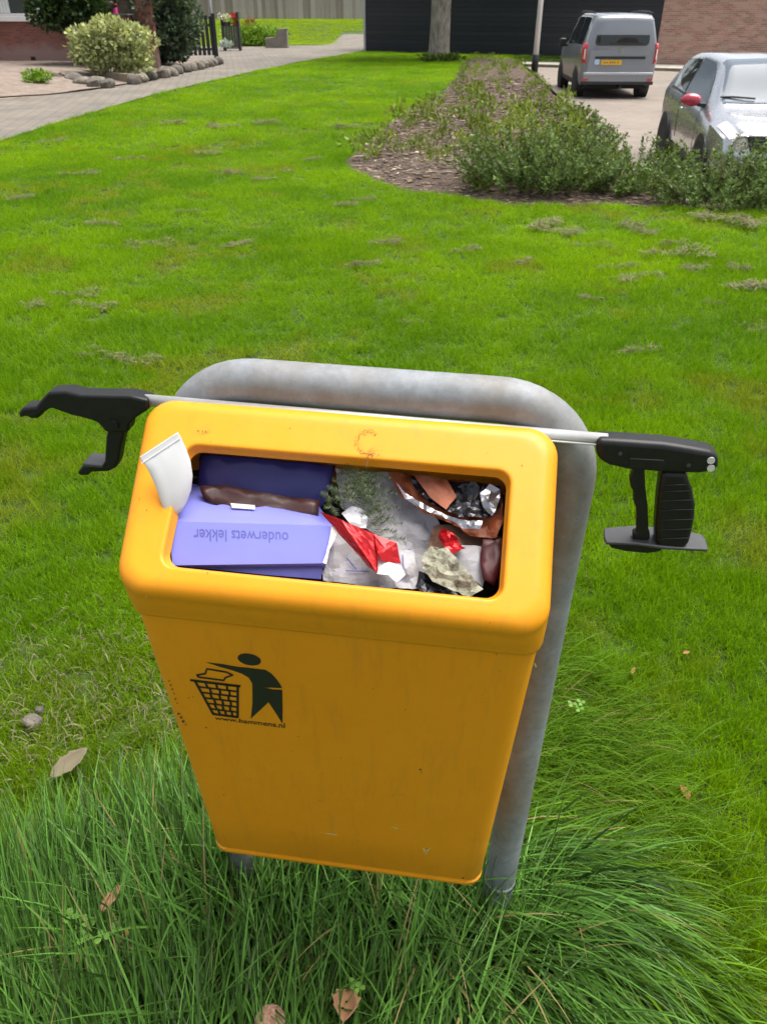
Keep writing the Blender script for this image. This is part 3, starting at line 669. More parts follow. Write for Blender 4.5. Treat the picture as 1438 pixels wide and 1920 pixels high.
hedge('bed_shrub', 'low olive green shrub behind the big dark shrub', 2.3, 0, 10.4, 0.6, 0.5, 0.24, 3800, 'leaf_olive', 66)
hedge('bed_shrub', 'olive green shrub in the middle of the bed beside parking', 3.0, 0, 12.6, 0.45, 0.7, 0.23, 2600, 'leaf_olive', 67)
hedge('bed_shrub', 'loose olive shrub along the parking edge behind other shrubs', 3.55, 0, 16.0, 0.4, 1.0, 0.18, 1800, 'leaf_olive', 68, 0.09)
# low young plants in the bed
low = []
for s in range(5):
    r = np.random.default_rng(400 + s)
    low.append(leaf_cloud('low_plant', 130, blob(0, 0, 0.09, 0.17, 0.17, 0.10, 7, 70 + s), 0.048, 90 + s, up=0.6, aspect=0.4))
    low[-1].materials.append(MATS['leaf_bed'])
cnt = 0; tries = 0; placed = []
while cnt < 150 and tries < 6000:
    tries += 1
    y = 8.6 + 25 * random.random() ** 1.5; x = random.uniform(-0.4, 5.4)
    if not in_poly(BED, np.array([x]), np.array([y]))[0] or dist_poly(BED, np.array([x]), np.array([y]))[0] < 0.15: continue
    if y < 10.8 and x < 1.1 and random.random() < 0.86: continue
    if any((x - a) ** 2 + (y - b2) ** 2 < 0.1 for a, b2 in placed): continue
    placed.append((x, y)); o = link('low_plant', low[cnt % 5], None)
    s_ = random.uniform(0.8, 1.7) * (1.0 if y < 12 else 1.1 if y < 18 else 0.72); o.scale = (s_, s_, s_ * random.uniform(0.8, 1.3))
    o.location = (x, y, float(bed_z(np.array([x]), np.array([y]))[0])); o.rotation_euler = (0, 0, random.uniform(0, 6.28))
    tag(o, 'low leafy young plant growing in the brown soil of the planting bed', 'plant', 'young plants in the planting bed'); cnt += 1

# ================================================================== VEHICLES
def pch(xs, ys, x):
    """smooth monotone interpolation"""
    xs = np.asarray(xs, float); ys = np.asarray(ys, float); h = np.diff(xs); d = np.diff(ys) / h
    m_ = np.zeros(len(xs)); m_[0] = d[0]; m_[-1] = d[-1]
    for i in range(1, len(xs) - 1): m_[i] = 0 if d[i - 1] * d[i] <= 0 else 2 * d[i - 1] * d[i] / (d[i - 1] + d[i])
    i = np.clip(np.searchsorted(xs, x) - 1, 0, len(xs) - 2); t_ = (x - xs[i]) / h[i]
    return (2 * t_**3 - 3 * t_**2 + 1) * ys[i] + (t_**3 - 2 * t_**2 + t_) * h[i] * m_[i] + (-2 * t_**3 + 3 * t_**2) * ys[i + 1] + (t_**3 - t_**2) * h[i] * m_[i + 1]
class Body:
    """car body: x across, y along (rear 0 -> front), z up; section runs sill -> belt -> roof edge -> middle"""
    def __init__(s, T): s.T = T; s.ys = T['y']
    def g(s, k, y): return float(pch(s.ys, s.T[k], y))
    def sec(s, y):
        zs, zb, zt = s.g('sill', y), s.g('belt', y), s.g('top', y); w, wb, wr = s.g('w', y), s.g('wb', y), s.g('wr', y)
        wr = min(wr, wb - 0.01); zb = min(zb, zt - 0.03)
        dz = zt - zb
        return [(w * 0.80, zs), (w * 0.955, zs + 0.02), (w * 0.99, zs + 0.12), (w, zs + (zb - zs) * 0.55), (w * 0.99, zb - 0.10 * (zb - zs)), (wb, zb),
                (wb + (wr - wb) * 0.55, zb + dz * 0.50), (wr, zb + dz * 0.86), (wr - 0.07 * min(1, wr / 0.4), zb + dz * 0.965), (wr * 0.5, zt - 0.012), (0, zt)]
    def pt(s, y, t, side=1):
        P = s.sec(y); i = min(int(t), len(P) - 2); f = t - i
        return Vector((side * (P[i][0] * (1 - f) + P[i + 1][0] * f), y, P[i][1] * (1 - f) + P[i + 1][1] * f))
    def shell(s, n=44):
        mb = MB(); y0, y1 = s.ys[0], s.ys[-1]; rings = []
        for k in range(n + 1):
            y = y0 + (y1 - y0) * (0.5 - 0.5 * math.cos(math.pi * k / n))
            P = s.sec(y); rings.append([Vector((-x, y, z)) for x, z in P] + [Vector((x, y, z)) for x, z in P[-2::-1]])
        mb.loft(rings, False); mb.f.append(tuple(range(len(rings[0])))); o = n * len(rings[0]); mb.f.append(tuple(o + k for k in range(len(rings[0]))))
        return mb
    def panel(s, y0, y1, t0, t1, side, off=0.006, n=8, m_=6, shape=None):
        """curved panel lying on the body; shape(y fraction)->(t0,t1)"""
        mb = MB(); rows = []
        for i in range(n + 1):
            y = y0 + (y1 - y0) * i / n; a, c_ = (t0, t1) if shape is None else shape(i / n); row = []
            for j in range(m_ + 1):
                t_ = a + (c_ - a) * j / m_; p = s.pt(y, t_, side)
                dy = s.pt(min(y + 0.02, s.ys[-1]), t_, side) - s.pt(max(y - 0.02, s.ys[0]), t_, side); dt = s.pt(y, min(t_ + 0.05, 10), side) - s.pt(y, max(t_ - 0.05, 0), side)
                nn = dy.cross(dt); nn = nn.normalized() if nn.length > 1e-9 else Vector((0, 0, 1))
                if nn.x * side < 0 and abs(nn.x) > 0.2: nn = -nn
                if abs(nn.x) <= 0.2 and nn.z < 0: nn = -nn
                row.append(p + nn * off)
            rows.append(row)
        return mb.loft(rows, False)
def wheel(name, parent, x, y, z, r, wd, side, rimmat):
    t2 = bpy.data.objects.new(name, None); COL.objects.link(t2); t2.parent = parent; t2.location = (x, y, z); t2.empty_display_size = 0.1
    MB().lathe([(-wd / 2, r * 0.66), (-wd / 2, r * 0.93), (-wd * 0.38, r), (wd * 0.38, r), (wd / 2, r * 0.93), (wd / 2, r * 0.66)], 32, 'x').build('tyre', 'rubber', t2, angle=40)
    s = side
    mb = MB(); mb.lathe([(s * wd * 0.30, r * 0.65), (s * wd * 0.47, r * 0.65), (s * wd * 0.47, r * 0.60), (s * wd * 0.33, r * 0.57), (s * wd * 0.33, 0.02)], 32, 'x')
    for k in range(10):
        a = 2 * math.pi * k / 10; M_ = Matrix.Rotation(a, 4, 'X'); x0, x1 = sorted((s * wd * 0.33, s * wd * 0.45)); mb.box(x0, x1, -0.02, 0.02, 0.03, r * 0.6, M_)
    mb.lathe([(s * wd * 0.34, 0.055), (s * wd * 0.47, 0.045), (s * wd * 0.475, 0.01)], 16, 'x')
    mb.build('rim', rimmat, t2, angle=35)
def paint(name, col, metal, rough, coat):
    m, t, b = nodes(name); b.inputs['Base Color'].default_value = (*col, 1); b.inputs['Metallic'].default_value = metal
    n_ = tex(t, 30, 3); t.links.new(ramp(t, n_, [(0.3, (rough,) * 3), (0.7, (rough + 0.08,) * 3)]), b.inputs['Roughness'])
    b.inputs['Coat Weight'].default_value = coat; b.inputs['Coat Roughness'].default_value = 0.04
paint('van_paint', (0.235, 0.25, 0.28), 0.4, 0.32, 0.8); paint('car_paint', (0.52, 0.53, 0.56), 0.8, 0.24, 1.0); paint('red_paint', (0.45, 0.02, 0.05), 0.0, 0.3, 1.0)
m, t, b = nodes('rubber'); b.inputs['Base Color'].default_value = (0.013, 0.013, 0.014, 1); b.inputs['Roughness'].default_value = 0.8
m, t, b = nodes('black_plastic'); t.links.new(ramp(t, tex(t, 40, 3), [(0.3, (0.012, 0.012, 0.013)), (0.7, (0.022, 0.022, 0.024))]), b.inputs['Base Color']); b.inputs['Roughness'].default_value = 0.5
m, t, b = nodes('car_glass'); b.inputs['Base Color'].default_value = (0.02, 0.024, 0.028, 1); b.inputs['Roughness'].default_value = 0.03; b.inputs['Specular IOR Level'].default_value = 0.5; b.inputs['IOR'].default_value = 1.52
m, t, b = nodes('screen_glass'); b.inputs['Base Color'].default_value = (0.13, 0.155, 0.19, 1); b.inputs['Roughness'].default_value = 0.12; b.inputs['Specular IOR Level'].default_value = 0.14  # pale blue-grey base stands in for sky reflected in the glass
m, t, b = nodes('tail_red'); b.inputs['Base Color'].default_value = (0.5, 0.012, 0.02, 1); b.inputs['Roughness'].default_value = 0.12; b.inputs['Coat Weight'].default_value = 1
m, t, b = nodes('lamp_clear'); b.inputs['Base Color'].default_value = (0.8, 0.72, 0.68, 1); b.inputs['Roughness'].default_value = 0.15; b.inputs['Coat Weight'].default_value = 1
m, t, b = nodes('chrome'); b.inputs['Base Color'].default_value = (0.75, 0.76, 0.78, 1); b.inputs['Metallic'].default_value = 1; b.inputs['Roughness'].default_value = 0.15
simple('plate_yellow', (0.72, 0.40, 0.01), 0.45, 0, 0.05, 6)
m, t, b = nodes('alloy'); b.inputs['Base Color'].default_value = (0.5, 0.51, 0.53, 1); b.inputs['Metallic'].default_value = 0.8; b.inputs['Roughness'].default_value = 0.35
simple('blue_sticker', (0.45, 0.60, 0.75), 0.5, 0, 0.15, 30)

# ---- grey van (seen from behind)
a_, b_ = gnd(1083, 182, PARK_Z), gnd(1056, 164, PARK_Z); vdir = rad(3.0)
vc = gnd(1147, 182.5, PARK_Z)
van = thing('grey_van', 'grey compact van parked with its rear towards the lawn', 'van', (vc.x - 0.06, vc.y - 0.45, PARK_Z + 0.0), (0, 0, -vdir))
VB = Body({'y': [0.0, 0.03, 0.10, 0.30, 1.0, 2.0, 2.75, 3.15, 3.55, 4.1, 4.38, 4.48],
           'sill': [0.36, 0.33, 0.30, 0.28, 0.26, 0.26, 0.26, 0.26, 0.26, 0.27, 0.32, 0.40],
           'belt': [1.10, 1.12, 1.13, 1.13, 1.12, 1.10, 1.08, 1.07, 1.08, 0.98, 0.84, 0.70],
           'top': [1.70, 1.77, 1.81, 1.84, 1.86, 1.86, 1.80, 1.55, 1.20, 1.06, 0.92, 0.76],
           'w': [0.86, 0.895, 0.92, 0.93, 0.93, 0.93, 0.93, 0.93, 0.92, 0.88, 0.78, 0.66],
           'wb': [0.83, 0.87, 0.895, 0.905, 0.905, 0.905, 0.90, 0.89, 0.87, 0.80, 0.70, 0.6],
           'wr': [0.66, 0.69, 0.71, 0.73, 0.74, 0.74, 0.71, 0.69, 0.72, 0.70, 0.62, 0.5]})
VB.shell().build('body', 'van_paint', van, angle=50)
for sd_ in (-1, 1):
    VB.panel(0.42, 1.25, 5.15, 7.0, sd_).build('side_window', 'car_glass', van, smooth=True)
    VB.panel(1.33, 2.05, 5.15, 7.0, sd_).build('side_window', 'car_glass', van, smooth=True)
    VB.panel(2.13, 3.05, 5.15, 7.0, sd_, shape=lambda f: (5.15, 7.0 - 0.9 * f * f)).build('side_window', 'car_glass', van, smooth=True)
    VB.panel(0.35, 4.0, 1.1, 2.0, sd_, 0.012).build('sill_trim', 'black_plastic', van, smooth=True)
    VB.panel(2.10, 2.12, 2.2, 5.1, sd_, 0.003, 1).build('door_seam', 'black_plastic', van)
    VB.panel(1.05, 1.07, 2.2, 5.1, sd_, 0.003, 1).build('door_seam', 'black_plastic', van)
    MB().box(sd_ * 0.945 - 0.015, sd_ * 0.945 + 0.015, 1.95, 2.10, 0.98, 1.01).build('door_handle', 'van_paint', van, bevel=0.008)
    for wy in (0.80, 3.52):
        mb = MB(); R_ = 0.375; mb.lathe([(sd_ * 0.70, R_), (sd_ * 0.938, R_), (sd_ * 0.938, 0.05)], 28, 'x', (0, wy, 0.33)); mb.build('wheel_arch', 'black_plastic', van, angle=40)
        wheel('wheel', van, sd_ * 0.835, wy, 0.325, 0.325, 0.235, sd_, 'alloy')
    # tail light, tall, wrapping the corner
    mb = MB(); o_ = sd_
    prof = [(0.845, -0.018), (0.905, 0.03), (0.938, 0.10), (0.935, 0.26)]
    rows = [[Vector((o_ * x * f, y, z)) for (x, y) in prof] for z, f in ((0.78, 0.985), (0.84, 1.0), (1.0, 1.008), (1.12, 1.0), (1.22, 0.985))]
    mb.loft(rows, False); tl = mb.build('tail_light', 'tail_red', van, smooth=True)
    sm = tl.modifiers.new('thick', 'SOLIDIFY'); sm.thickness = 0.03; sm.offset = -1
    mb = MB(); mb.loft([[Vector((o_ * x, y, z)) for x, y in ((0.868, -0.022), (0.90, 0.004))] for z in (0.88, 1.02, 1.10)], False)
    mb.build('indicator_lens', 'lamp_clear', tl, smooth=True)
    # mirror
    mb = MB(); mb.box(o_ * 1.02 - 0.10, o_ * 1.02 + 0.08, 2.86, 2.98, 1.05, 1.25); mb.build('mirror', 'black_plastic', van, bevel=0.035, seg=3)
    mb = MB(); mb.box(min(o_ * 0.86, o_ * 0.95), max(o_ * 0.86, o_ * 0.95), 2.90, 2.96, 1.06, 1.11); mb.build('mirror_arm', 'black_plastic', van)
    mb = MB(); mb.tube([(o_ * 0.69, 0.3, 1.845), (o_ * 0.71, 0.8, 1.872), (o_ * 0.71, 1.8, 1.88), (o_ * 0.68, 2.5, 1.85)], 0.018, 8); mb.build('roof_rail', 'black_plastic', van, smooth=True)
VB.panel(2.70, 3.50, 8.0, 10.0, 1).build('windscreen', 'screen_glass', van, smooth=True); VB.panel(2.70, 3.50, 8.0, 10.0, -1).build('windscreen', 'screen_glass', van, smooth=True)
# tailgate
def rear_panel(outline, y, depth, tilt=0.06, z0=1.1):
    """outline in (x,z) on the rear face; leaning forward with height"""
    P = [Vector((x, y + max(0, z - z0) * tilt, z)) for x, z in outline]
    return MB().prism(P, Vector((0, depth, 0)))
def rr(x0, x1, z0, z1, r, n=5, taper=0.0):
    pts = []
    for cx, cz, a0 in ((x1 - r, z1 - r, 0), (x0 + r, z1 - r, 90), (x0 + r, z0 + r, 180), (x1 - r, z0 + r, 270)):
        for k in range(n + 1):
            a = rad(a0 + 90 * k / n); x = cx + r * math.cos(a); z = cz + r * math.sin(a); f = 1 - taper * (z - z0) / (z1 - z0); pts.append((x * f, z))
    return pts
tg = rear_panel(rr(-0.80, 0.80, 0.52, 1.74, 0.09, taper=0.13), -0.022, 0.05, 0.075, 1.05).build('tailgate', 'van_paint', van, bevel=0.012)
rear_panel(rr(-0.665, 0.665, 1.17, 1.64, 0.09, taper=0.06), -0.026, 0.012, 0.075, 1.05).build('rear_window', 'car_glass', tg, bevel=0.004)
rear_panel([(-0.30, 1.2), (0.52, 1.2), (0.50, 1.235), (-0.28, 1.235)], -0.036, 0.009, 0.075, 1.05).build('wiper', 'black_plastic', tg)
rear_panel([(-0.14, 1.235), (0.40, 1.235), (0.34, 1.33), (0.05, 1.345), (-0.10, 1.30)], -0.0295, 0.003, 0.075, 1.05).build('parcel_shelf', 'dark_gap', tg)
rear_panel([(-0.62, 1.22), (-0.54, 1.22), (-0.54, 1.36), (-0.62, 1.36)], -0.0295, 0.003, 0.075, 1.05).build('headrest', 'dark_gap', tg)
rear_panel(rr(-0.14, 0.14, 1.695, 1.735, 0.015), -0.0275, 0.02, 0.075, 1.05).build('brake_light', 'tail_red', tg)
rear_panel(rr(-0.62, 0.62, 0.885, 0.94, 0.02), -0.032, 0.03, 0.0).build('handle_bar', 'black_plastic', tg)
pl_ = rear_panel(rr(-0.46, 0.05, 0.755, 0.865, 0.01), -0.036, 0.02, 0.0).build('number_plate', 'plate_yellow', tg)
mb = MB()
for x in (-0.39, -0.335, -0.25, -0.195, -0.14, -0.06): mb.box(x, x + 0.035, -0.0385, -0.037, 0.79, 0.83)
mb.build('plate_characters', 'edging_wood', pl_)['kind'] = 'stuff'
rear_panel(rr(-0.62, -0.50, 0.76, 0.88, 0.03), -0.0255, 0.006, 0.0).build('sticker', 'blue_sticker', tg)
mb = MB(); 
for r0, r1 in ((0.05, 0.036),):
    n = 20; V = []; 
    for k in range(n):
        a = 2 * math.pi * k / n; V += [Vector((r0 * math.cos(a), -0.036, 1.06 + r0 * math.sin(a))), Vector((r1 * math.cos(a), -0.036, 1.06 + r1 * math.sin(a)))]
    mb.add(V, [(2 * k, 2 * ((k + 1) % n), 2 * ((k + 1) % n) + 1, 2 * k + 1) for k in range(n)])
for k in range(3):
    a = rad(90 + 120 * k); d1 = Vector((math.cos(a), 0, math.sin(a))); d2 = Vector((-math.sin(a), 0, math.cos(a))); c0 = Vector((0, -0.036, 1.06))
    mb.add([c0 - d2 * 0.01, c0 + d2 * 0.01, c0 + d1 * 0.045], [(0, 1, 2)])
em = mb.build('badge', 'chrome', tg); sm = em.modifiers.new('thick', 'SOLIDIFY'); sm.thickness = 0.008; sm.offset = 0
rear_panel(rr(0.56, 0.72, 0.985, 1.0, 0.006), -0.030, 0.01, 0.0).build('model_badge', 'chrome', tg)
rear_panel(rr(-0.88, 0.88, 0.34, 0.60, 0.05), -0.05, 0.12, 0.0).build('bumper', 'van_paint', van, bevel=0.03, seg=3)
rear_panel(rr(-0.90, 0.90, 0.32, 0.40, 0.03), -0.056, 0.12, 0.0).build('bumper_skirt', 'black_plastic', van, bevel=0.01)
for sx in (-0.8, 0.8): rear_panel(rr(sx - 0.07, sx + 0.07, 0.41, 0.46, 0.015), -0.057, 0.02, 0.0).build('reflector', 'tail_red', van)
rear_panel(rr(-0.86, 0.86, 0.545, 0.585, 0.015), -0.056, 0.05, 0.0).build('bumper_lip', 'alloy', van)
MB().box(-0.8, 0.8, 0.2, 4.1, 0.22, 0.40).build('underbody', 'rubber', van)
MB().tube([(0.1, -0.03, 0.27), (0.1, 0.5, 0.27)], 0.035, 10).build('exhaust', 'black_plastic', van)

# ---- silver-white hatchback with red mirror caps (seen from the front quarter)
car = thing('silver_car', 'silver-white car with red mirror caps parked behind the dark shrubs', 'car', (4.92, 11.55, PARK_Z - 0.02), (0, 0, rad(180 - 7.0)))
car.scale = (0.96, 0.96, 0.94)
CB = Body({'y': [-2.06, -2.03, -1.92, -1.70, -1.25, -0.55, 0.15, 0.42, 1.02, 1.30, 1.75, 1.96, 2.06],
           'sill': [0.42, 0.38, 0.33, 0.30, 0.28, 0.26, 0.26, 0.26, 0.26, 0.26, 0.27, 0.30, 0.36],
           'belt': [0.92, 0.98, 1.04, 1.06, 1.05, 1.02, 0.98, 0.965, 0.95, 0.93, 0.86, 0.74, 0.60],
           'top': [1.00, 1.12, 1.30, 1.46, 1.54, 1.565, 1.545, 1.51, 1.08, 0.99, 0.93, 0.83, 0.66],
           'w': [0.70, 0.78, 0.85, 0.88, 0.885, 0.875, 0.875, 0.875, 0.885, 0.885, 0.86, 0.76, 0.64],
           'wb': [0.66, 0.73, 0.80, 0.84, 0.85, 0.84, 0.835, 0.83, 0.82, 0.80, 0.74, 0.64, 0.55],
           'wr': [0.48, 0.54, 0.60, 0.62, 0.635, 0.64, 0.625, 0.61, 0.70, 0.69, 0.63, 0.54, 0.42]})
CB.shell(52).build('body', 'car_paint', car, angle=50)
CB.panel(0.30, 1.06, 7.3, 10.0, 1, 0.006, 10, 8).build('windscreen', 'screen_glass', car, smooth=True)
CB.panel(0.30, 1.06, 7.3, 10.0, -1, 0.006, 10, 8).build('windscreen', 'screen_glass', car, smooth=True)
for sd_ in (-1, 1):
    CB.panel(-0.50, 0.70, 5.12, 7.0, sd_, shape=lambda f: (5.12, 7.0 - 1.55 * max(0, f - 0.55) / 0.45)).build('front_window', 'screen_glass', car, smooth=True)
    CB.panel(-1.35, -0.58, 5.12, 7.0, sd_, shape=lambda f: (5.15 + 0.7 * (1 - f) ** 2, 6.9)).build('rear_window', 'car_glass', car, smooth=True)
    CB.panel(-1.4, 0.78, 5.0, 5.11, sd_, 0.008).build('window_trim', 'black_plastic', car, smooth=True)
    CB.panel(-0.555, -0.525, 2.3, 7.2, sd_, 0.004, 1).build('pillar_trim', 'black_plastic', car, smooth=True)
    CB.panel(0.66, 0.68, 2.3, 5.0, sd_, 0.003, 1).build('door_seam', 'black_plastic', car)
    CB.panel(-1.2, 1.1, 0.6, 2.0, sd_, 0.014).build('sill_trim', 'black_plastic', car, smooth=True)
    mb = MB(); mb.box(sd_ * 0.895 - 0.014, sd_ * 0.895 + 0.014, -0.42, -0.24, 0.85, 0.885); mb.build('door_handle', 'chrome', car, bevel=0.01)
    for wy in (-1.28, 1.25):
        mb = MB(); R_ = 0.385; mb.lathe([(sd_ * 0.62, R_), (sd_ * 0.905, R_), (sd_ * 0.905, 0.05)], 28, 'x', (0, wy, 0.34)); mb.build('wheel_arch', 'black_plastic', car, angle=40)
        wheel('wheel', car, sd_ * 0.80, wy, 0.335, 0.335, 0.225, sd_, 'alloy')
    # mirror with red cap
    mb = MB(); n = 12; rings = []
    for k in range(7):
        u = k / 6; x = sd_ * (0.885 + 0.24 * u); q = math.sin(math.pi * min(1, u * 0.85 + 0.13)) ** 0.5
        rings.append([Vector((x, 0.70 - 0.02 * u + 0.075 * q * math.cos(a), 1.06 + 0.082 * q * math.sin(a))) for a in [2 * math.pi * j / n for j in range(n)]])
    mb.loft(rings, True, True, True); mr = mb.build('mirror', 'red_paint', car, smooth=True)
    mb = MB(); mb.box(min(sd_ * 0.80, sd_ * 0.91), max(sd_ * 0.80, sd_ * 0.91), 0.66, 0.74, 0.985, 1.03); mb.build('mirror_arm', 'black_plastic', mr, bevel=0.01)
    # lights: slim one on the wing, round one below
    CB.panel(1.62, 1.93, 4.35, 5.6, sd_, 0.010).build('upper_lamp', 'lamp_clear', car, smooth=True)
    c0 = Vector((sd_ * 0.60, 1.985, 0.68)); 
    mb = MB(); mb.lathe([(0.0, 0.135), (0.05, 0.135), (0.06, 0.125), (0.055, 0.11), (0.0, 0.10)], 28, 'y', c0); hl = mb.build('headlight', 'chrome', car, angle=40)
    mb = MB(); mb.lathe([(0.0, 0.104), (0.03, 0.10), (0.05, 0.06), (0.056, 0.01)], 24, 'y', c0); mb.build('headlight_lens', 'lamp_clear', hl, smooth=True)
mb = MB(); mb.prism([Vector(v) for v in ((-0.50, 0, 0.62), (0.50, 0, 0.62), (0.56, -0.03, 0.80), (-0.56, -0.03, 0.80))], Vector((0, 0.05, 0))); gr = mb.build('grille', 'black_plastic', car, bevel=0.01); gr.location = (0, 2.03, 0)
mb = MB()
for k in range(4): mb.box(-0.5, 0.5, 2.082, 2.092, 0.645 + k * 0.036, 0.655 + k * 0.036)
mb.build('grille_bars', 'chrome', car)
mb = MB(); mb.prism([Vector(v) for v in ((-0.66, 0, 0.28), (0.66, 0, 0.28), (0.58, 0, 0.48), (-0.58, 0, 0.48))], Vector((0, 0.05, 0))); gr = mb.build('air_intake', 'black_plastic', car, bevel=0.015); gr.location = (0, 2.03, 0)
mb = MB(); mb.box(-0.26, 0.26, 2.085, 2.10, 0.50, 0.61); mb.build('number_plate', 'plate_yellow', car)
for sx in (-0.35, 0.28):
    mb = MB(); a, c2 = CB.pt(0.99, 9.6, 1), CB.pt(0.93, 8.3, 1); mb.tube([(sx, a.y + 0.02, a.z + 0.02), (sx + 0.28, a.y - 0.02, a.z + 0.035), (sx + 0.42, a.y - 0.03, a.z + 0.03)], 0.012, 6); mb.build('wiper', 'black_plastic', car)
MB().box(-0.78, 0.78, -1.9, 1.9, 0.2, 0.36).build('underbody', 'rubber', car)

# ================================================================== LITTER BIN
BX, BY, PSI, RHO = -0.043, 0.888, -0.1317, 0.0215
BM = Matrix.Translation((BX, BY, 0)) @ Matrix.Rotation(PSI, 4, 'Z') @ Matrix.Rotation(RHO, 4, 'Y')
BI = BM.inverted()
def hit(px, py, o, n):
    """where the line of sight meets a plane of the bin (bin coordinates)"""
    c0 = BI @ Vector((0, 0, CAM_H)); d = BI.to_3x3() @ ray(px, py); o = Vector(o); n = Vector(n)
    return c0 + d * ((o - c0).dot(n) / d.dot(n))
def rrect(a, b0, b1, r, nc=7, ne=10):
    """rounded rectangle, x in +-a, v in b0..b1, counter-clockwise"""
    cs = ((a - r, b1 - r, 0), (-a + r, b1 - r, 90), (-a + r, b0 + r, 180), (a - r, b0 + r, 270)); P = []
    arcs = [[(cx + r * math.cos(rad(a0 + 90 * k / nc)), cy + r * math.sin(rad(a0 + 90 * k / nc))) for k in range(nc + 1)] for cx, cy, a0 in cs]
    for i in range(4):
        P += arcs[i]; p, q = arcs[i][-1], arcs[(i + 1) % 4][0]
        P += [(p[0] + (q[0] - p[0]) * k / ne, p[1] + (q[1] - p[1]) * k / ne) for k in range(1, ne)]
    return P
m, t, b = nodes('bin_yellow')
n1 = tex(t, 3.0, 5); n2 = tex(t, 26.0, 8, 0.75); n3 = tex(t, 140.0, 3)
tc = t.nodes.new('ShaderNodeTexCoord'); mp = N(t, 'Mapping'); mp.inputs['Scale'].default_value = (55, 55, 3.0); t.links.new(tc.outputs['Object'], mp.inputs['Vector'])
n4 = tex(t, 1.0, 6, 0.7, vec=mp.outputs[0])
c = ramp(t, n1, [(0.3, (0.78, 0.283, 0.007)), (0.7, (0.84, 0.322, 0.010))])
c = mixc(t, ramp(t, n4, [(0.52, (0, 0, 0)), (0.80, (0.42, 0.42, 0.42))]), c, (0.46, 0.21, 0.03))          # rain streaks
c = mixc(t, ramp(t, n2, [(0.62, (0, 0, 0)), (0.78, (0.28, 0.28, 0.28))]), c, (0.40, 0.19, 0.03))           # dull blotches
c = mixc(t, ramp(t, n3, [(0.725, (0, 0, 0)), (0.765, (0.65, 0.65, 0.65))]), c, (0.14, 0.08, 0.025))        # specks
t.links.new(c, b.inputs['Base Color'])
t.links.new(ramp(t, n2, [(0.3, (0.34,) * 3), (0.7, (0.52,) * 3)]), b.inputs['Roughness']); b.inputs['Specular IOR Level'].default_value = 0.4
bump(t, b, n1, 0.10, 0.006)
m, t, b = nodes('bin_print')
nn_ = tex(t, 45.0, 8, 0.75)
t.links.new(ramp(t, nn_, [(0.62, (0.014, 0.013, 0.010)), (0.72, (0.05, 0.035, 0.012)), (0.86, (0.5, 0.22, 0.01))]), b.inputs['Base Color']); b.inputs['Roughness'].default_value = 0.6
m, t, b = nodes('galvanised')
n1 = tex(t, 14.0, 8, 0.7); n2 = tex(t, 70.0, 5, 0.7); n3 = tex(t, 5.0, 6, 0.65)
c = ramp(t, n1, [(0.3, (0.185, 0.20, 0.22)), (0.7, (0.30, 0.315, 0.335))])
c = mixc(t, 0.6, c, ramp(t, n2, [(0.35, (0.78, 0.78, 0.78)), (0.65, (1.18, 1.18, 1.2))]), 'MULTIPLY')
c = mixc(t, ramp(t, n3, [(0.44, (0, 0, 0)), (0.68, (0.7, 0.7, 0.7))]), c, (0.18, 0.145, 0.10))
c = mixc(t, ramp(t, n2, [(0.68, (0, 0, 0)), (0.76, (0.7, 0.7, 0.7))]), c, (0.07, 0.05, 0.035))
t.links.new(c, b.inputs['Base Color']); b.inputs['Metallic'].default_value = 0.1; b.inputs['Roughness'].default_value = 0.6; b.inputs['Specular IOR Level'].default_value = 0.35; bump(t, b, n2, 0.10, 0.002)
simple('bin_inside', (0.05, 0.035, 0.02), 0.8, 0, 0.2, 10)

BIN = thing('litter_bin', 'yellow hooded litter bin on a galvanised tube frame in tall grass', 'litter bin', (BX, BY, 0), (0, RHO, PSI))
# tube frame: two legs and a bent top
WP, HT, PR, RC, PY = 0.2685, 1.285, 0.0298, 0.108, 0.037
pts = [(-WP, PY, -0.25), (-WP, PY, 0.3), (-WP, PY, 0.7), (-WP, PY, HT - RC)]
pts += [(-WP + RC - RC * math.cos(a), PY, HT - RC + RC * math.sin(a)) for a in [rad(k * 7.5) for k in range(1, 12)]]
pts += [(x, PY, HT) for x in np.linspace(-WP + RC, WP - RC, 8)]
pts += [(WP - RC + RC * math.sin(a), PY, HT - RC + RC * math.cos(a)) for a in [rad(k * 7.5) for k in range(1, 12)]]
pts += [(WP, PY, HT - RC), (WP, PY, 0.7), (WP, PY, 0.3), (WP, PY, -0.25)]
fr_ = MB().tube(pts, PR, 28).build('tube_frame', 'galvanised', BIN, smooth=True)
MB().tube([(WP, PY, 0.232), (WP, PY, 0.250)], PR + 0.0006, 28).build('weld_ring', 'galvanised', fr_, smooth=True)

# hood
XC, HW, AL = -0.022, 0.258, math.atan2(0.086, 0.110)
FO = Vector((XC, -0.131, 1.186)); EU = Vector((1, 0, 0)); EV = Vector((0, math.cos(AL), math.sin(AL))); EN = Vector((0, -math.sin(AL), math.cos(AL)))
def face(u, v, w=0.0): return FO + EU * u + EV * v + EN * w
OA, OB0, OB1, OR = 0.2010, -0.071, 0.086, 0.016          # opening
FA, FB0, FB1, FR = HW, -0.107, 0.153, 0.037              # outer edge of the hood
SEAM_Z, SYF, SYB = 1.063, -0.187, -0.010
rings = []
def fring(a, b0, b1, r, w, fl=0.0): rings.append([face(u * (1 + fl * (v - FB0) / (FB1 - FB0) if u < 0 else 1), v, w) for u, v in rrect(a, b0, b1, r)])
for k, (ins, w) in enumerate(((0.003, -0.015), (0.0008, -0.009), (0.0, -0.005))): fring(OA - ins, OB0 + ins, OB1 - ins, OR, w)
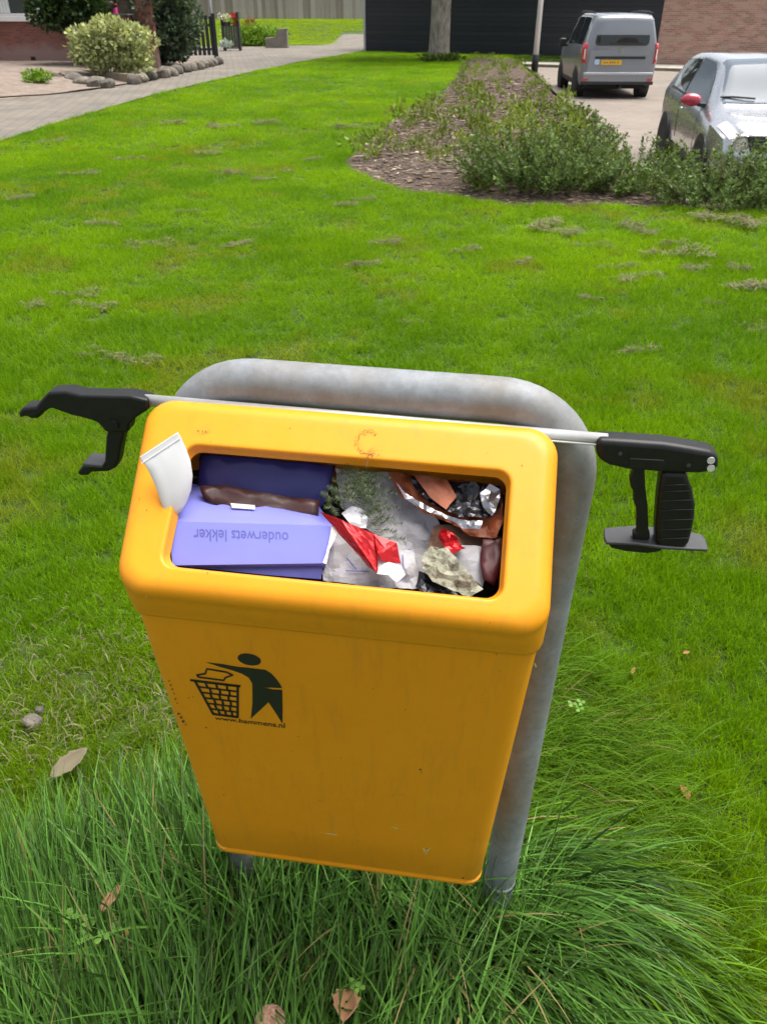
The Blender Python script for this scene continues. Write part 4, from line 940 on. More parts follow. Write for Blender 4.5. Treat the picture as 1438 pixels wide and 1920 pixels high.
for k in range(1, 6):
    a = rad(18 * k); e = 0.004 * (1 - math.cos(a)); fring(OA + e, OB0 - e, OB1 + e, OR + e, -0.005 + 0.005 * math.sin(a))
fring(OA + 0.0065, OB0 - 0.0065, OB1 + 0.0065, OR + 0.0065, 0.0)
R_ = 0.022
fring(FA - R_ - 0.005, FB0 + R_ + 0.004, FB1 - R_ - 0.005, FR - 0.014, 0.0, 0.045)
for k in range(0, 10):
    a = rad(10 * k); ins = R_ * (1 - math.sin(a)); fring(FA - ins, FB0 + ins, FB1 - ins, FR - ins * 0.4, -R_ * (1 - math.cos(a)), 0.045)
end = rings[-1]; seam = [Vector((XC + u, v, SEAM_Z)) for u, v in rrect(HW + 0.001, SYF, SYB, 0.030)]
for f in (0.25, 0.5, 0.75, 1.0):
    bul = math.sin(math.pi * f) * 0.001
    rings.append([p.lerp(q, f) + Vector((0, -bul if q.y < -0.1 else 0, 0)) for p, q in zip(end, seam)])
for dz, ins in ((-0.004, 0.001), (-0.006, 0.004), (-0.004, 0.010)):
    rings.append([Vector((XC + u, v, SEAM_Z + dz)) for u, v in rrect(HW + 0.001 - ins, SYF + ins, SYB - ins, 0.028)])
hood = MB().loft(rings).build('hood', 'bin_yellow', BIN, smooth=True)
# body, tapering towards the foot
YB, ZB, WB = -0.098, 0.425, 0.2385
rings = []
def brow(z, e=0.0):
    f = (SEAM_Z - z) / (SEAM_Z - ZB); a = 0.2545 + (WB - 0.2545) * f; yf = -0.1815 + (YB + 0.1815) * f
    return [Vector((XC + u, v, z)) for u, v in rrect(a + e, yf - e, -0.029, 0.026)]
for z in (SEAM_Z + 0.02, SEAM_Z, 1.0, 0.85, 0.7, 0.55, ZB + 0.022): rings.append(brow(z))
for z, e in ((ZB + 0.018, -0.0016), (ZB + 0.016, -0.0016), (ZB + 0.013, 0.001), (ZB + 0.004, 0.001), (ZB, -0.002), (ZB, -0.012)): rings.append(brow(z, e))
body = MB().loft(rings, True, False, True).build('body', 'bin_yellow', BIN, smooth=True)
body.data.set_sharp_from_angle(angle=rad(45))
# inner liner holding the rubbish
rings = [[Vector((XC + u, v, z)) for u, v in rrect(a_, y0, -0.036, 0.02)] for z, a_, y0 in ((1.12, 0.246, -0.165), (1.03, 0.243, -0.155), (0.90, 0.24, -0.14), (0.86, 0.238, -0.138))]
MB().loft(rings, True, False, True).build('liner', 'bin_inside', BIN, smooth=True)
for sx in (-0.2, 0.2): MB().box(XC + sx - 0.03, XC + sx + 0.03, -0.012, 0.006, 1.10, 1.16).build('bracket', 'galvanised', BIN, bevel=0.003)

# printed pictogram on the body: figure dropping paper in a basket, with the maker's address under it
bn = Vector((0, -(SEAM_Z - ZB), -(YB + 0.1815))).normalized(); bo = Vector((0, -0.1815, SEAM_Z))
def onbody(px, py, off=0.0007): return hit(px, py, bo, bn) + bn * off
def Z1(x, y): return 300 + x / 4.793, 1200 + y / 4.793
PK = MB()
def fill(zp, mb=PK, f=onbody):
    P2 = [Vector(Z1(*p)) for p in zp]; n = len(P2)
    V, _, Fc, *_ = delaunay_2d_cdt(P2, [(i, (i + 1) % n) for i in range(n)], [], 1, 1e-6)
    mb.add([f(v.x, v.y) for v in V], [tuple(x) for x in Fc])
def stroke(zp, w0, w1=None, mb=PK):
    w1 = w0 if w1 is None else w1
    for i in range(len(zp) - 1):
        a, c2 = Vector(zp[i]), Vector(zp[i + 1]); d = (c2 - a).normalized(); nn = Vector((-d.y, d.x)); a = a - d * w0 * 0.3; c2 = c2 + d * w0 * 0.3
        q = [a + nn * w0 / 2, c2 + nn * w1 / 2, c2 - nn * w1 / 2, a - nn * w0 / 2]
        mb.add([onbody(*Z1(*p), 0.0007 + 0.00002 * (i % 7)) for p in q], [(0, 1, 2, 3)])
fill([(805 + 108 * math.cos(a) * 0.97 - 50 * math.sin(a) * 0.20, 172 + 50 * math.sin(a) + 108 * math.cos(a) * 0.2) for a in [2 * math.pi * k / 22 for k in range(22)]])
fill([(415, 196), (560, 213), (700, 238), (840, 252), (950, 265), (1005, 300), (1050, 350), (1085, 400), (1098, 428), (940, 424), (1020, 442), (1100, 446), (1104, 600), (1102, 748), (1040, 650), (978, 556), (900, 628), (818, 704), (834, 560), (832, 390), (800, 335), (740, 300), (640, 265), (540, 238)])
stroke([(335, 312), (410, 300), (425, 256), (600, 286), (655, 312), (590, 335), (575, 360), (350, 330), (335, 312)], 15)
stroke([(280, 358), (720, 412)], 20)
def bk(u, v):
    l = Vector((318, 365)).lerp(Vector((482, 662)), v); r = Vector((702, 412)).lerp(Vector((700, 690)), v); q = l.lerp(r, u); return (q.x, q.y)
stroke([bk(0, 0), bk(0, 1)], 22); stroke([bk(1, 0), bk(1, 1)], 22); stroke([bk(0, 1), bk(1, 1)], 20)
for r in range(6):
    v0, v1 = r / 6, (r + 1) / 6; stroke([bk(0, v0 + 0.01), bk(1, v0 + 0.01)], 15)
    for k in range(3): u = (k + 1) / 4 + (0.035 if r % 2 else -0.01); stroke([bk(u, v0), bk(u, v1)], 20)
# text
def text_mesh(s, quad, f, bold=0.0):
    """glyph outlines of the string laid into a quad (bl, br, tr, tl) through f(u, v)"""
    cu = bpy.data.curves.new('txt', 'FONT'); cu.body = s; cu.offset = bold; cu.resolution_u = 3; to = bpy.data.objects.new('txt', cu); COL.objects.link(to)
    bpy.context.view_layer.update(); dg = bpy.context.evaluated_depsgraph_get(); me = to.evaluated_get(dg).to_mesh()
    V = [v.co.copy() for v in me.vertices]; F_ = [tuple(p_.vertices) for p_ in me.polygons]
    x0, x1 = min(v.x for v in V), max(v.x for v in V); y0, y1 = min(v.y for v in V), max(v.y for v in V)
    to.evaluated_get(dg).to_mesh_clear(); bpy.data.objects.remove(to)
    out = []
    for v in V:
        u, w = (v.x - x0) / (x1 - x0), (v.y - y0) / (y1 - y0)
        a = Vector(quad[0]).lerp(Vector(quad[1]), u); c2 = Vector(quad[3]).lerp(Vector(quad[2]), u); q = a.lerp(c2, w); out.append(f(q))
    return out, F_
V, F_ = text_mesh('www.bammens.nl', [Z1(495, 712), Z1(1125, 790), Z1(1125, 745), Z1(500, 672 + 10)], lambda q: onbody(q.x, q.y), 0.012)
PK.add(V, F_)
PK.build('pictogram', 'bin_print', body, fix=False)
# rubbed graffiti mark and dark chips on the hood
GR = MB(); rg = random.Random(5)
def onface(px, py, w=0.0006): return hit(px, py, FO, EN) + EN * w
def speck(px, py, r, f, mb):
    k = rg.randint(4, 6); a0 = rg.uniform(0, 6); P = [f(px + r * rg.uniform(.5, 1.2) * math.cos(a0 + 6.283 * j / k), py + r * rg.uniform(.5, 1.2) * math.sin(a0 + 6.283 * j / k)) for j in range(k)]
    mb.add(P, [tuple(range(k))])
for k in range(210):
    a = rg.uniform(0.75, 5.6); r = rg.gauss(20, 2.6); x, y = 689 + r * math.cos(a), 831 + 22 / 20 * r * math.sin(a); speck(x, y, rg.uniform(0.35, 0.95), onface, GR)
for k in range(90): speck(rg.gauss(692, 9), rg.gauss(851, 5), rg.uniform(0.35, 0.9), onface, GR)
for k in range(60): speck(690 - k * 0.06 + rg.gauss(0, 1.2), 858 + k * 0.32, rg.uniform(0.3, 0.7), onface, GR)
for k in range(45): speck(384 + rg.gauss(0, 6), 811 + rg.gauss(0, 2.2), rg.uniform(0.3, 0.8), onface, GR)
for x, y in ((395, 828), (414, 845), (372, 808), (276, 957), (262, 936), (978, 873), (950, 1140), (275, 1120), (390, 1074), (300, 880)): speck(x, y, rg.uniform(1.0, 2.0), onface, GR)
m, t, b = nodes('grime'); t.links.new(ramp(t, tex(t, 60, 4), [(0.3, (0.05, 0.038, 0.022)), (0.7, (0.11, 0.075, 0.03))]), b.inputs['Base Color']); b.inputs['Roughness'].default_value = 0.9
GR.build('graffiti', 'grime', hood, fix=False)
CH = MB()
for x, y, r in ((318, 1276, 2), (321, 1284, 2.2), (324, 1292, 2), (327, 1300, 2.2), (330, 1310, 2), (333, 1318, 1.6), (336, 1338, 3.2), (340, 1345, 3.4), (344, 1352, 3), (349, 1358, 1.8), (387, 1364, 1.6), (355, 1308, 1.4), (362, 1306, 1.2), (930, 1226, 1.8), (936, 1215, 1.6), (888, 1215, 1.8),
                (788, 1442, 2.2), (790, 1448, 2), (600, 1500, 1.3), (560, 1380, 1.2), (868, 1646, 2), (420, 1490, 1.3), (700, 1290, 1.0), (760, 1330, 1.1), (640, 1420, 1.0)): speck(x, y, r, lambda a, c_: onbody(a, c_, 0.0006), CH)
CH.build('paint_chips', 'grime', body, fix=False)
simple('pale_scratch', (0.72, 0.55, 0.18), 0.6, 0, 0.1, 40)
SC = MB()
for (x0, y0), (x1, y1), w in (((612, 1562), (632, 1564), 1.0), ((735, 1549), (745, 1553), 1.0), ((793, 1590), (800, 1600), 1.8), ((806, 1590), (797, 1598), 1.6), ((1002, 1243), (1005, 1250), 1.5)):
    d = Vector((x1 - x0, y1 - y0)).normalized(); n_ = Vector((-d.y, d.x)) * w
    SC.add([onbody(x0 + n_.x, y0 + n_.y, .0006), onbody(x1 + n_.x, y1 + n_.y, .0006), onbody(x1 - n_.x, y1 - n_.y, .0006), onbody(x0 - n_.x, y0 - n_.y, .0006)], [(0, 1, 2, 3)])
SC.build('scratches', 'pale_scratch', body, fix=False)

# ================================================================== LITTER PICKER lying on the bin
YP = -0.001
m, t, b = nodes('picker_black'); n1 = tex(t, 90, 4)
t.links.new(ramp(t, n1, [(0.3, (0.006, 0.006, 0.007)), (0.7, (0.011, 0.011, 0.012))]), b.inputs['Base Color']); b.inputs['Roughness'].default_value = 0.45; b.inputs['Specular IOR Level'].default_value = 0.35; bump(t, b, n1, 0.08, 0.001)
m, t, b = nodes('aluminium'); n1 = tex(t, 30, 4)
t.links.new(ramp(t, n1, [(0.3, (0.60, 0.59, 0.58)), (0.7, (0.72, 0.71, 0.70))]), b.inputs['Base Color']); b.inputs['Metallic'].default_value = 0.6; b.inputs['Roughness'].default_value = 0.38
simple('picker_grey', (0.05, 0.05, 0.055), 0.5, 0, 0.1, 30)
pr0 = hit(285, 751, (0, YP, 0), (0, 1, 0)); pr1 = hit(1122, 823, (0, YP, 0), (0, 1, 0))
LP = thing('litter_picker', 'long litter picker with black grip and jaws lying across the bin', 'litter picker', BM @ pr0, (0, RHO, PSI))
PO = pr0.copy()
def pp(px, py, y=YP): return hit(px, py, (0, y, 0), (0, 1, 0)) - PO
def Z7(x, y): return 20 + x / 3.424, 650 + y / 3.424
def Z8(x, y): return 960 + x / 3.008, 680 + y / 3.008
def slab(poly, zf, y0, y1, name, parent=LP, mat='picker_black', bev=0.0035, seg=3):
    P = []
    for q in poly:
        v = pp(*zf(*q)); P.append(Vector((v.x, y0 - YP + 0.0, v.z)))
    return MB().prism(P, Vector((0, y1 - y0, 0))).build(name, mat, parent, bevel=bev, seg=seg)
d_ = (pr1 - pr0).normalized()
MB().tube([Vector((0, 0, 0)) - d_ * 0.01, (pr1 - pr0) + d_ * 0.01], 0.0078, 18).build('shaft', 'aluminium', LP, smooth=True)
MB().tube([Vector((0.02, -0.0105, -0.003)), (pr1 - pr0) * 0.5 + Vector((0, -0.0105, -0.003)), (pr1 - pr0) + Vector((-0.004, -0.0105, -0.003))], 0.0014, 8).build('pull_rod', 'aluminium', LP, smooth=True)
jaw = slab([(905, 318), (790, 290), (480, 285), (380, 262), (270, 268), (245, 295), (215, 330), (190, 362), (105, 368), (82, 398), (90, 435), (130, 420), (165, 438), (205, 438), (245, 392), (290, 370), (420, 415), (540, 445), (585, 462), (630, 515), (650, 525), (780, 525), (785, 475), (830, 430), (905, 382)], Z7, YP - 0.013, YP + 0.013, 'upper_jaw')
slab([(655, 470), (632, 560), (622, 730), (560, 735), (480, 745), (445, 790), (470, 810), (515, 806), (540, 785), (650, 780), (695, 755), (712, 715), (728, 620), (755, 500)], Z7, YP - 0.010, YP + 0.010, 'lower_jaw')
a = pp(*Z7(495, 722)); c2 = pp(*Z7(620, 722))
MB().box(a.x, c2.x, -0.016, 0.016, a.z - 0.003, a.z + 0.002).build('jaw_pad', 'picker_grey', LP, bevel=0.0015)
a = pp(*Z7(690, 470)); MB().lathe([(-0.0165, 0.007), (0.0165, 0.007)], 16, 'y', a).build('pivot_pin', 'picker_black', LP, angle=40)
hd = slab([(470, 404), (620, 412), (850, 428), (1000, 452), (1100, 470), (1135, 482), (1150, 510), (1150, 555), (1135, 583), (1040, 598), (860, 592), (650, 577), (540, 552), (500, 530), (468, 500)], Z8, YP - 0.015, YP + 0.015, 'handle', bev=0.007, seg=4)
slab([(650, 505), (845, 515), (845, 575), (650, 560)], Z8, YP - 0.0162, YP - 0.014, 'inset_panel', hd, bev=0.001)
for q in ((1104, 518), (1104, 560)):
    a = pp(*Z8(*q)); MB().lathe([(-0.0160, 0.0046), (-0.0140, 0.0046)], 14, 'y', a).build('hang_hole_light', 'pale_stone', hd)  # pale discs painted for the daylight seen through the hole
slab([(680, 585), (675, 610), (660, 645), (664, 690), (680, 712), (682, 775), (698, 815), (698, 945), (678, 948), (678, 985), (772, 985), (772, 950), (764, 930), (760, 800), (748, 700), (742, 585)], Z8, YP - 0.006, YP + 0.006, 'trigger', bev=0.002)
for q in ((600, 480), (760, 540), (980, 545)):
    a = pp(*Z8(*q)); MB().lathe([(-0.0156, 0.0026), (-0.0140, 0.0026)], 10, 'y', a).build('screw', 'picker_grey', hd)
grip = slab([(832, 592), (975, 592), (985, 640), (1005, 690), (1022, 780), (1018, 850), (1005, 920), (988, 985), (960, 1022), (800, 1010), (800, 900), (812, 740)], Z8, YP - 0.0135, YP + 0.0135, 'grip', bev=0.006, seg=3)
for y_, xa, xb in ((655, 830, 985), (690, 826, 1000), (742, 822, 1008), (795, 818, 1012), (850, 814, 1008), (905, 810, 1000), (955, 808, 985)):
    slab([(xa, y_ + 3), (xb, y_ - 3), (xb, y_ + 4), (xa, y_ + 10)], Z8, YP - 0.0148, YP - 0.0130, 'rib', grip, bev=0.0005, seg=1)
zp = (hit(*Z8(870, 1000), (0, YP, 0), (0, 1, 0))).z
plate = [hit(*Z8(*q), (0, 0, zp), (0, 0, 1)) - PO for q in ((515, 932), (560, 926), (700, 915), (980, 945), (1070, 968), (1092, 1000), (1106, 1052), (860, 1040), (700, 1018), (530, 1012), (518, 985))]
MB().prism(plate, Vector((0, 0, -0.0045))).build('hand_guard', 'picker_grey', LP, bevel=0.0015)
keel = [hit(*Z8(*q), (0, YP - 0.012, 0), (0, 1, 0)) - PO for q in ((530, 1016), (860, 1042), (830, 1068), (760, 1078), (640, 1066), (560, 1048))]
MB().prism(keel, Vector((0, 0.018, 0))).build('guard_rib', 'picker_black', LP, bevel=0.002)

# ================================================================== RUBBISH in the opening; shade under the hood is put into its darker colours
def hue(name, col, rough=0.5, metal=0.0, var=0.12, scale=25.0, bmp=0.1): return simple(name, col, rough, metal, var, scale, bmp)
hue('carton_lilac', (0.19, 0.20, 0.62), 0.45, 0, 0.05, 12, 0.03); hue('carton_navy', (0.048, 0.044, 0.215), 0.4, 0, 0.15, 10, 0.05)
hue('torn_card', (0.66, 0.61, 0.56), 0.9); hue('ink', (0.10, 0.10, 0.34), 0.6); hue('brown_wrap', (0.04, 0.011, 0.010), 0.45, 0, 0.3)
hue('paper_white', (0.38, 0.365, 0.385), 0.85, 0, 0.10, 18, 0.15); hue('white_plastic', (0.66, 0.66, 0.68), 0.3, 0, 0.04, 10, 0.03)
hue('red_foil', (0.42, 0.010, 0.014), 0.25, 0.55, 0.2, 20, 0.25); hue('orange_wrap', (0.23, 0.048, 0.010), 0.6, 0, 0.35, 20, 0.2)
hue('silver_foil', (0.28, 0.28, 0.30), 0.32, 0.95, 0.2, 30, 0.4); hue('dark_foil', (0.04, 0.04, 0.045), 0.25, 0.8, 0.5, 30, 0.4)
hue('brown_paper', (0.20, 0.10, 0.06), 0.8, 0, 0.25, 20, 0.3); hue('dark_red', (0.06, 0.005, 0.006), 0.5, 0, 0.2, 20, 0.1)
m, t, b = nodes('mottled_tissue'); n1 = tex(t, 60, 8, 0.75)
t.links.new(ramp(t, n1, [(0.36, (0.06, 0.055, 0.035)), (0.48, (0.24, 0.235, 0.17)), (0.68, (0.45, 0.44, 0.36))]), b.inputs['Base Color']); b.inputs['Roughness'].default_value = 0.9; bump(t, b, n1, 0.6, 0.006)
leafy('thuja', (0.055, 0.075, 0.030), 0.5, 0.2)
def fpt(px, py, w): return hit(px, py, FO + EN * w, EN)
def crumple(name, label, cat, poly, wf, mat, amp=0.004, freq=45, step=0.009, seed=0, thick=0.0006, parent=None, fold=None, sharp=True):
    """a crumpled sheet: outline by sight, height below the opening wf(px,py), then creased"""
    P3 = []
    for q in poly:
        P3.append(fpt(q[0], q[1], wf(*q)))
    # parametrise in face coordinates
    uv = [Vector(((p_ - FO).dot(EU), (p_ - FO).dot(EV))) for p_ in P3]; ws = [(p_ - FO).dot(EN) for p_ in P3]
    bp = []; n = len(uv)
    for i in range(n):
        a, c_ = uv[i], uv[(i + 1) % n]; k = max(1, int((c_ - a).length / step))
        for j in range(k):
            q = a.lerp(c_, j / k); q += Vector((noise.noise(Vector((q.x * 150, q.y * 150, seed))), noise.noise(Vector((q.x * 150, q.y * 150, seed + 7))))) * amp * 0.25
            bp.append(q)
    pl = [(q.x, q.y) for q in bp]; x0, x1 = min(p_[0] for p_ in pl), max(p_[0] for p_ in pl); y0, y1 = min(p_[1] for p_ in pl), max(p_[1] for p_ in pl)
    rr_ = np.random.default_rng(seed + 5); gx, gy = np.meshgrid(np.arange(x0, x1, step), np.arange(y0, y1, step)); gx = gx.ravel() + rr_.uniform(-.3, .3, gx.size) * step; gy = gy.ravel() + rr_.uniform(-.3, .3, gy.size) * step
    ok = in_poly(pl, gx, gy) & (dist_poly(pl, gx, gy) > step * 0.4)
    pts_ = bp + [Vector((a, c_)) for a, c_ in zip(gx[ok], gy[ok])]
    V2, _, Fc, *_ = delaunay_2d_cdt(pts_, [(i, (i + 1) % len(bp)) for i in range(len(bp))], [], 1, 1e-7)
    A = np.array([[u.x, u.y, 1] for u in uv]); co, *_ = np.linalg.lstsq(A, np.array(ws), rcond=None)
    out = []
    for v in V2:
        w = co[0] * v.x + co[1] * v.y + co[2]
        q = Vector((v.x * freq, v.y * freq, seed * 1.7)); w += amp * (abs(noise.noise(q)) * 2 - 0.5) + amp * 0.5 * noise.noise(q * 2.7)
        if fold: w += fold(v.x, v.y)
        out.append(face(v.x, v.y, w))
    mb = MB(); mb.add([BM @ p_ for p_ in out], [tuple(f) for f in Fc])
    cen = sum((Vector(v) for v in mb.v), Vector()) / len(mb.v)
    if parent is None:
        o = mb.build(name, mat, None, smooth=not sharp, origin=cen); tag(o, label, cat)
    else:
        mb.v = [tuple(Vector(v) - parent.location) for v in mb.v]; o = mb.build(name, mat, parent, smooth=not sharp)
    s_ = o.modifiers.new('thick', 'SOLIDIFY'); s_.thickness = thick
    return o
def solid(name, label, cat, quads, mat, parent=None, bevel=0.0, double=0.0008):
    """faces given as lists of (px,py,w); shared corners joined by position"""
    mb = MB()
    for q in quads: mb.add([BM @ fpt(x, y, w) for x, y, w in q], [tuple(range(len(q)))])
    cen = sum((Vector(v) for v in mb.v), Vector()) / len(mb.v)
    if parent is None: o = mb.build(name, mat, None, origin=cen, fix=False); tag(o, label, cat)
    else:
        mb.v = [tuple(Vector(v) - parent.location) for v in mb.v]; o = mb.build(name, mat, parent, fix=False)
    bm = bmesh.new(); bm.from_mesh(o.data); bmesh.ops.remove_doubles(bm, verts=bm.verts, dist=0.0004); bmesh.ops.recalc_face_normals(bm, faces=bm.faces); bm.to_mesh(o.data); bm.free()
    s_ = o.modifiers.new('thick', 'SOLIDIFY'); s_.thickness = double
    return o
K = lambda w: (lambda x, y: w)
# lilac carton with its printed side up
A, B, C, D = (316, 977, -0.016), (624, 986, -0.020), (612, 1056, -0.024), (324, 1060, -0.022)
E_, F2 = (596, 946, -0.075), (352, 905, -0.07)
lc = solid('lilac_carton', 'lilac printed carton lying in the bin opening', 'carton', [[A, B, C, D], [F2, E_, B, A], [D, C, (604, 1090, -0.075), (330, 1080, -0.075)], [B, E_, (604, 1090, -0.075), C], [F2, A, D, (330, 1080, -0.075)]], 'carton_lilac')
lo = lc.location
pn = (fpt(*B) - fpt(*A)).cross(fpt(*D) - fpt(*A)).normalized()
if pn.dot(EN) < 0: pn = -pn
V, F_ = text_mesh('ouderwets lekker', [(541, 998), (364, 991), (364, 1014), (541, 1019)], lambda q: (BM @ (hit(q.x, q.y, fpt(*A), pn) + pn * 0.0006)) - lo, 0.004)
MB().add(V, F_).build('lettering', 'ink', lc, fix=False)
crumple('torn_edge', '', '', [(622, 984), (634, 992), (628, 1010), (618, 1030), (612, 1058), (606, 1056), (616, 1020)], K(-0.017), 'torn_card', 0.002, 80, 0.006, 3, parent=lc)
crumple('navy_side', '', '', [(352, 1062), (606, 1055), (602, 1086), (500, 1078)], K(-0.031), 'carton_navy', 0.0006, 20, 0.02, 4, parent=lc)
crumple('navy_carton', 'dark blue open carton at the back of the bin opening', 'carton', [(375, 850), (628, 872), (622, 905), (612, 940), (590, 968), (480, 950), (372, 925)], lambda x, y: -0.055 - (y - 850) * 0.0002, 'carton_navy', 0.003, 18, 0.014, 2, sharp=False)
bw_ = crumple('brown_wrapper', 'dark brown shiny wrapper lying on the dark blue carton', 'wrapper', [(374, 912), (420, 909), (500, 925), (600, 938), (596, 968), (540, 972), (430, 958), (385, 938)], K(-0.040), 'brown_wrap', 0.005, 30, 0.010, 6, sharp=False)
crumple('wrapper_label', '', '', [(432, 943), (478, 947), (478, 955), (436, 952)], K(-0.032), 'torn_card', 0.0005, 20, 0.01, 1, parent=bw_)
# papers
crumple('white_paper', 'large crumpled white paper in the middle of the bin opening', 'paper', [(625, 985), (660, 1000), (740, 1010), (772, 1020), (790, 1105), (700, 1100), (606, 1088), (602, 1060)], K(-0.040), 'paper_white', 0.007, 30, 0.005, 11)
crumple('grey_paper', 'folded greyish paper sheet under the orange bag in the bin', 'paper', [(630, 880), (735, 888), (800, 950), (825, 985), (815, 1030), (790, 1108), (740, 1060), (700, 1000), (640, 950)], K(-0.062), 'paper_white', 0.007, 30, 0.006, 12)
crumple('paper_scrap', 'small bright white torn paper scrap above the red foil', 'paper', [(640, 962), (660, 950), (680, 955), (690, 972), (686, 990), (660, 985)], K(-0.022), 'white_plastic', 0.005, 40, 0.006, 13)
pm = MB(); pw = bpy.data.objects['white_paper']
for (x0, y0), (x1, y1), w_ in (((650, 1046), (668, 1068), 1.2), ((648, 1070), (692, 1072), 1.0), ((755, 1040), (757, 1070), 0.9), ((765, 1030), (772, 1031), 0.8), ((735, 1085), (760, 1088), 0.8)):
    d2 = Vector((x1 - x0, y1 - y0)).normalized(); n2_ = Vector((-d2.y, d2.x)) * w_
    pm.add([(BM @ fpt(x, y, -0.0335)) - pw.location for x, y in ((x0 + n2_.x, y0 + n2_.y), (x1 + n2_.x, y1 + n2_.y), (x1 - n2_.x, y1 - n2_.y), (x0 - n2_.x, y0 - n2_.y))], [(0, 1, 2, 3)])
pm.build('print_marks', 'ink', pw, fix=False)
# sprig of conifer
SP = MB(); rs = random.Random(3); Vs = []; 
def sprig(p0, p1, depth):
    n = 9 if depth else 8
    for k in range(n):
        f = (k + 0.5) / n; q = p0.lerp(p1, f)
        for s_ in (-1, 1):
            d = (p1 - p0).normalized(); pe = d.cross(EN).normalized() * s_
            e = q + (d * 0.5 + pe * 0.8).normalized() * 0.0065 * (1.2 - f * 0.6) + EN * rs.uniform(-.004, .006)
            if depth and k % 2 == 0: sprig(q, q + (d * 0.6 + pe).normalized() * (p1 - p0).length * (0.42 - 0.25 * f), depth - 1)
            w_ = d * 0.0007; SP.add([BM @ (q - w_), BM @ (q + w_), BM @ e], [(0, 1, 2)])
base = fpt(680, 882, -0.015)
for tx, ty, w in ((612, 932, -0.020), (622, 955, -0.016), (655, 935, -0.012), (722, 1000, -0.022), (735, 1015, -0.03), (700, 960, -0.014), (690, 930, -0.010), (715, 975, -0.015)): sprig(base, fpt(tx, ty, w), 1)
cen = BM @ base; o = SP.build('conifer_sprig', 'thuja', None, origin=cen, fix=False); tag(o, 'dark green conifer sprig lying on the papers in the bin', 'sprig')
mb = MB(); mb.tube([BM @ base - cen, BM @ fpt(678, 930, -0.012) - cen], 0.0008, 6); mb.build('stem', 'twig', o)
# red foil
rf = solid('red_foil', 'shiny red folded foil wrapper in the middle of the bin', 'foil wrapper', [[(602, 960, -0.014), (640, 975, -0.004), (668, 1020, -0.006), (636, 1000, -0.018)], [(640, 975, -0.004), (700, 1000, -0.012), (708, 1074, -0.016), (668, 1020, -0.006)], [(668, 1020, -0.006), (708, 1074, -0.016), (690, 1060, -0.024), (636, 1000, -0.018)],
      [(700, 1000, -0.012), (744, 1018, -0.020), (752, 1056, -0.026), (716, 1052, -0.012), (706, 1030, -0.006)], [(706, 1030, -0.006), (708, 1074, -0.016), (700, 1000, -0.012)]], 'red_foil')
sb = rf.modifiers.new('sub', 'SUBSURF'); sb.levels = 2; sb.render_levels = 2; sb.subdivision_type = 'SIMPLE'
dt = bpy.data.textures.new('crease', 'CLOUDS'); dt.noise_scale = 0.02; dm = rf.modifiers.new('crease', 'DISPLACE'); dm.texture = dt; dm.strength = 0.006; dm.texture_coords = 'LOCAL'
rf.modifiers.move(0, 2)
crumple('foil_lining', '', '', [(708, 1026), (716, 1024), (720, 1036), (716, 1050), (752, 1060), (760, 1078), (744, 1092), (728, 1078), (706, 1076)], K(-0.018), 'white_plastic', 0.003, 50, 0.006, 15, parent=rf)
# orange snack bag with silver inside, at the back right
ob = crumple('snack_bag', 'open orange snack bag with silver lining at the bin corner', 'snack bag', [(728, 886), (760, 890), (850, 900), (942, 908), (944, 975), (930, 1008), (880, 1006), (862, 988), (800, 962), (752, 932), (738, 908)], lambda x, y: -0.036 - (980 - y) * 0.00012, 'orange_wrap', 0.007, 34, 0.005, 21)
crumple('bag_inside', '', '', [(768, 892), (850, 902), (938, 912), (938, 950), (912, 972), (860, 968), (808, 945), (780, 918)], lambda x, y: -0.026 - (980 - y) * 0.00012, 'dark_foil', 0.006, 44, 0.005, 22, parent=ob)
crumple('bag_fold', '', '', [(775, 890), (838, 898), (856, 930), (836, 956), (806, 932)], lambda x, y: -0.019 - (980 - y) * 0.0001, 'orange_wrap', 0.004, 30, 0.007, 23, parent=ob)
crumple('bag_lining', '', '', [(900, 925), (918, 908), (938, 916), (934, 945), (922, 968), (906, 950)], lambda x, y: -0.018 - (980 - y) * 0.0001, 'silver_foil', 0.006, 50, 0.006, 24, parent=ob)
crumple('bag_rim', '', '', [(742, 905), (760, 925), (800, 948), (845, 968), (862, 974), (905, 976), (900, 992), (868, 990), (850, 978), (800, 958), (760, 936)], K(-0.022), 'silver_foil', 0.004, 60, 0.005, 25, parent=ob)
# lower right: red crumple, tissue, brown paper, dark red wrapper
crumple('brown_paper', 'crumpled brown paper below the snack bag', 'paper', [(815, 985), (860, 985), (940, 1005), (938, 1040), (860, 1050), (800, 1040), (806, 1010)], K(-0.052), 'brown_paper', 0.010, 24, 0.008, 31)
crumple('grey_wrapper', 'grey-white wrapper behind the mottled tissue at bin corner', 'wrapper', [(845, 1020), (905, 1025), (912, 1060), (905, 1100), (870, 1070), (850, 1050)], K(-0.040), 'paper_white', 0.006, 22, 0.008, 32)
crumple('red_wrapper', 'small crumpled bright red wrapper above the mottled tissue', 'foil wrapper', [(828, 988), (848, 998), (872, 1030), (850, 1038), (832, 1028), (822, 1006)], K(-0.030), 'red_foil', 0.008, 50, 0.005, 33)
crumple('mottled_tissue', 'mottled greyish crumpled tissue at the lower corner of the opening', 'tissue', [(792, 1040), (808, 1024), (838, 1028), (862, 1055), (905, 1105), (880, 1118), (840, 1104), (810, 1090), (790, 1062)], K(-0.024), 'mottled_tissue', 0.009, 38, 0.006, 34)
crumple('dark_red_wrapper', 'dark red glossy wrapper at the corner of the opening', 'wrapper', [(905, 1012), (942, 1010), (936, 1080), (928, 1100), (906, 1088), (900, 1050)], K(-0.034), 'dark_red', 0.006, 26, 0.008, 35, sharp=False)
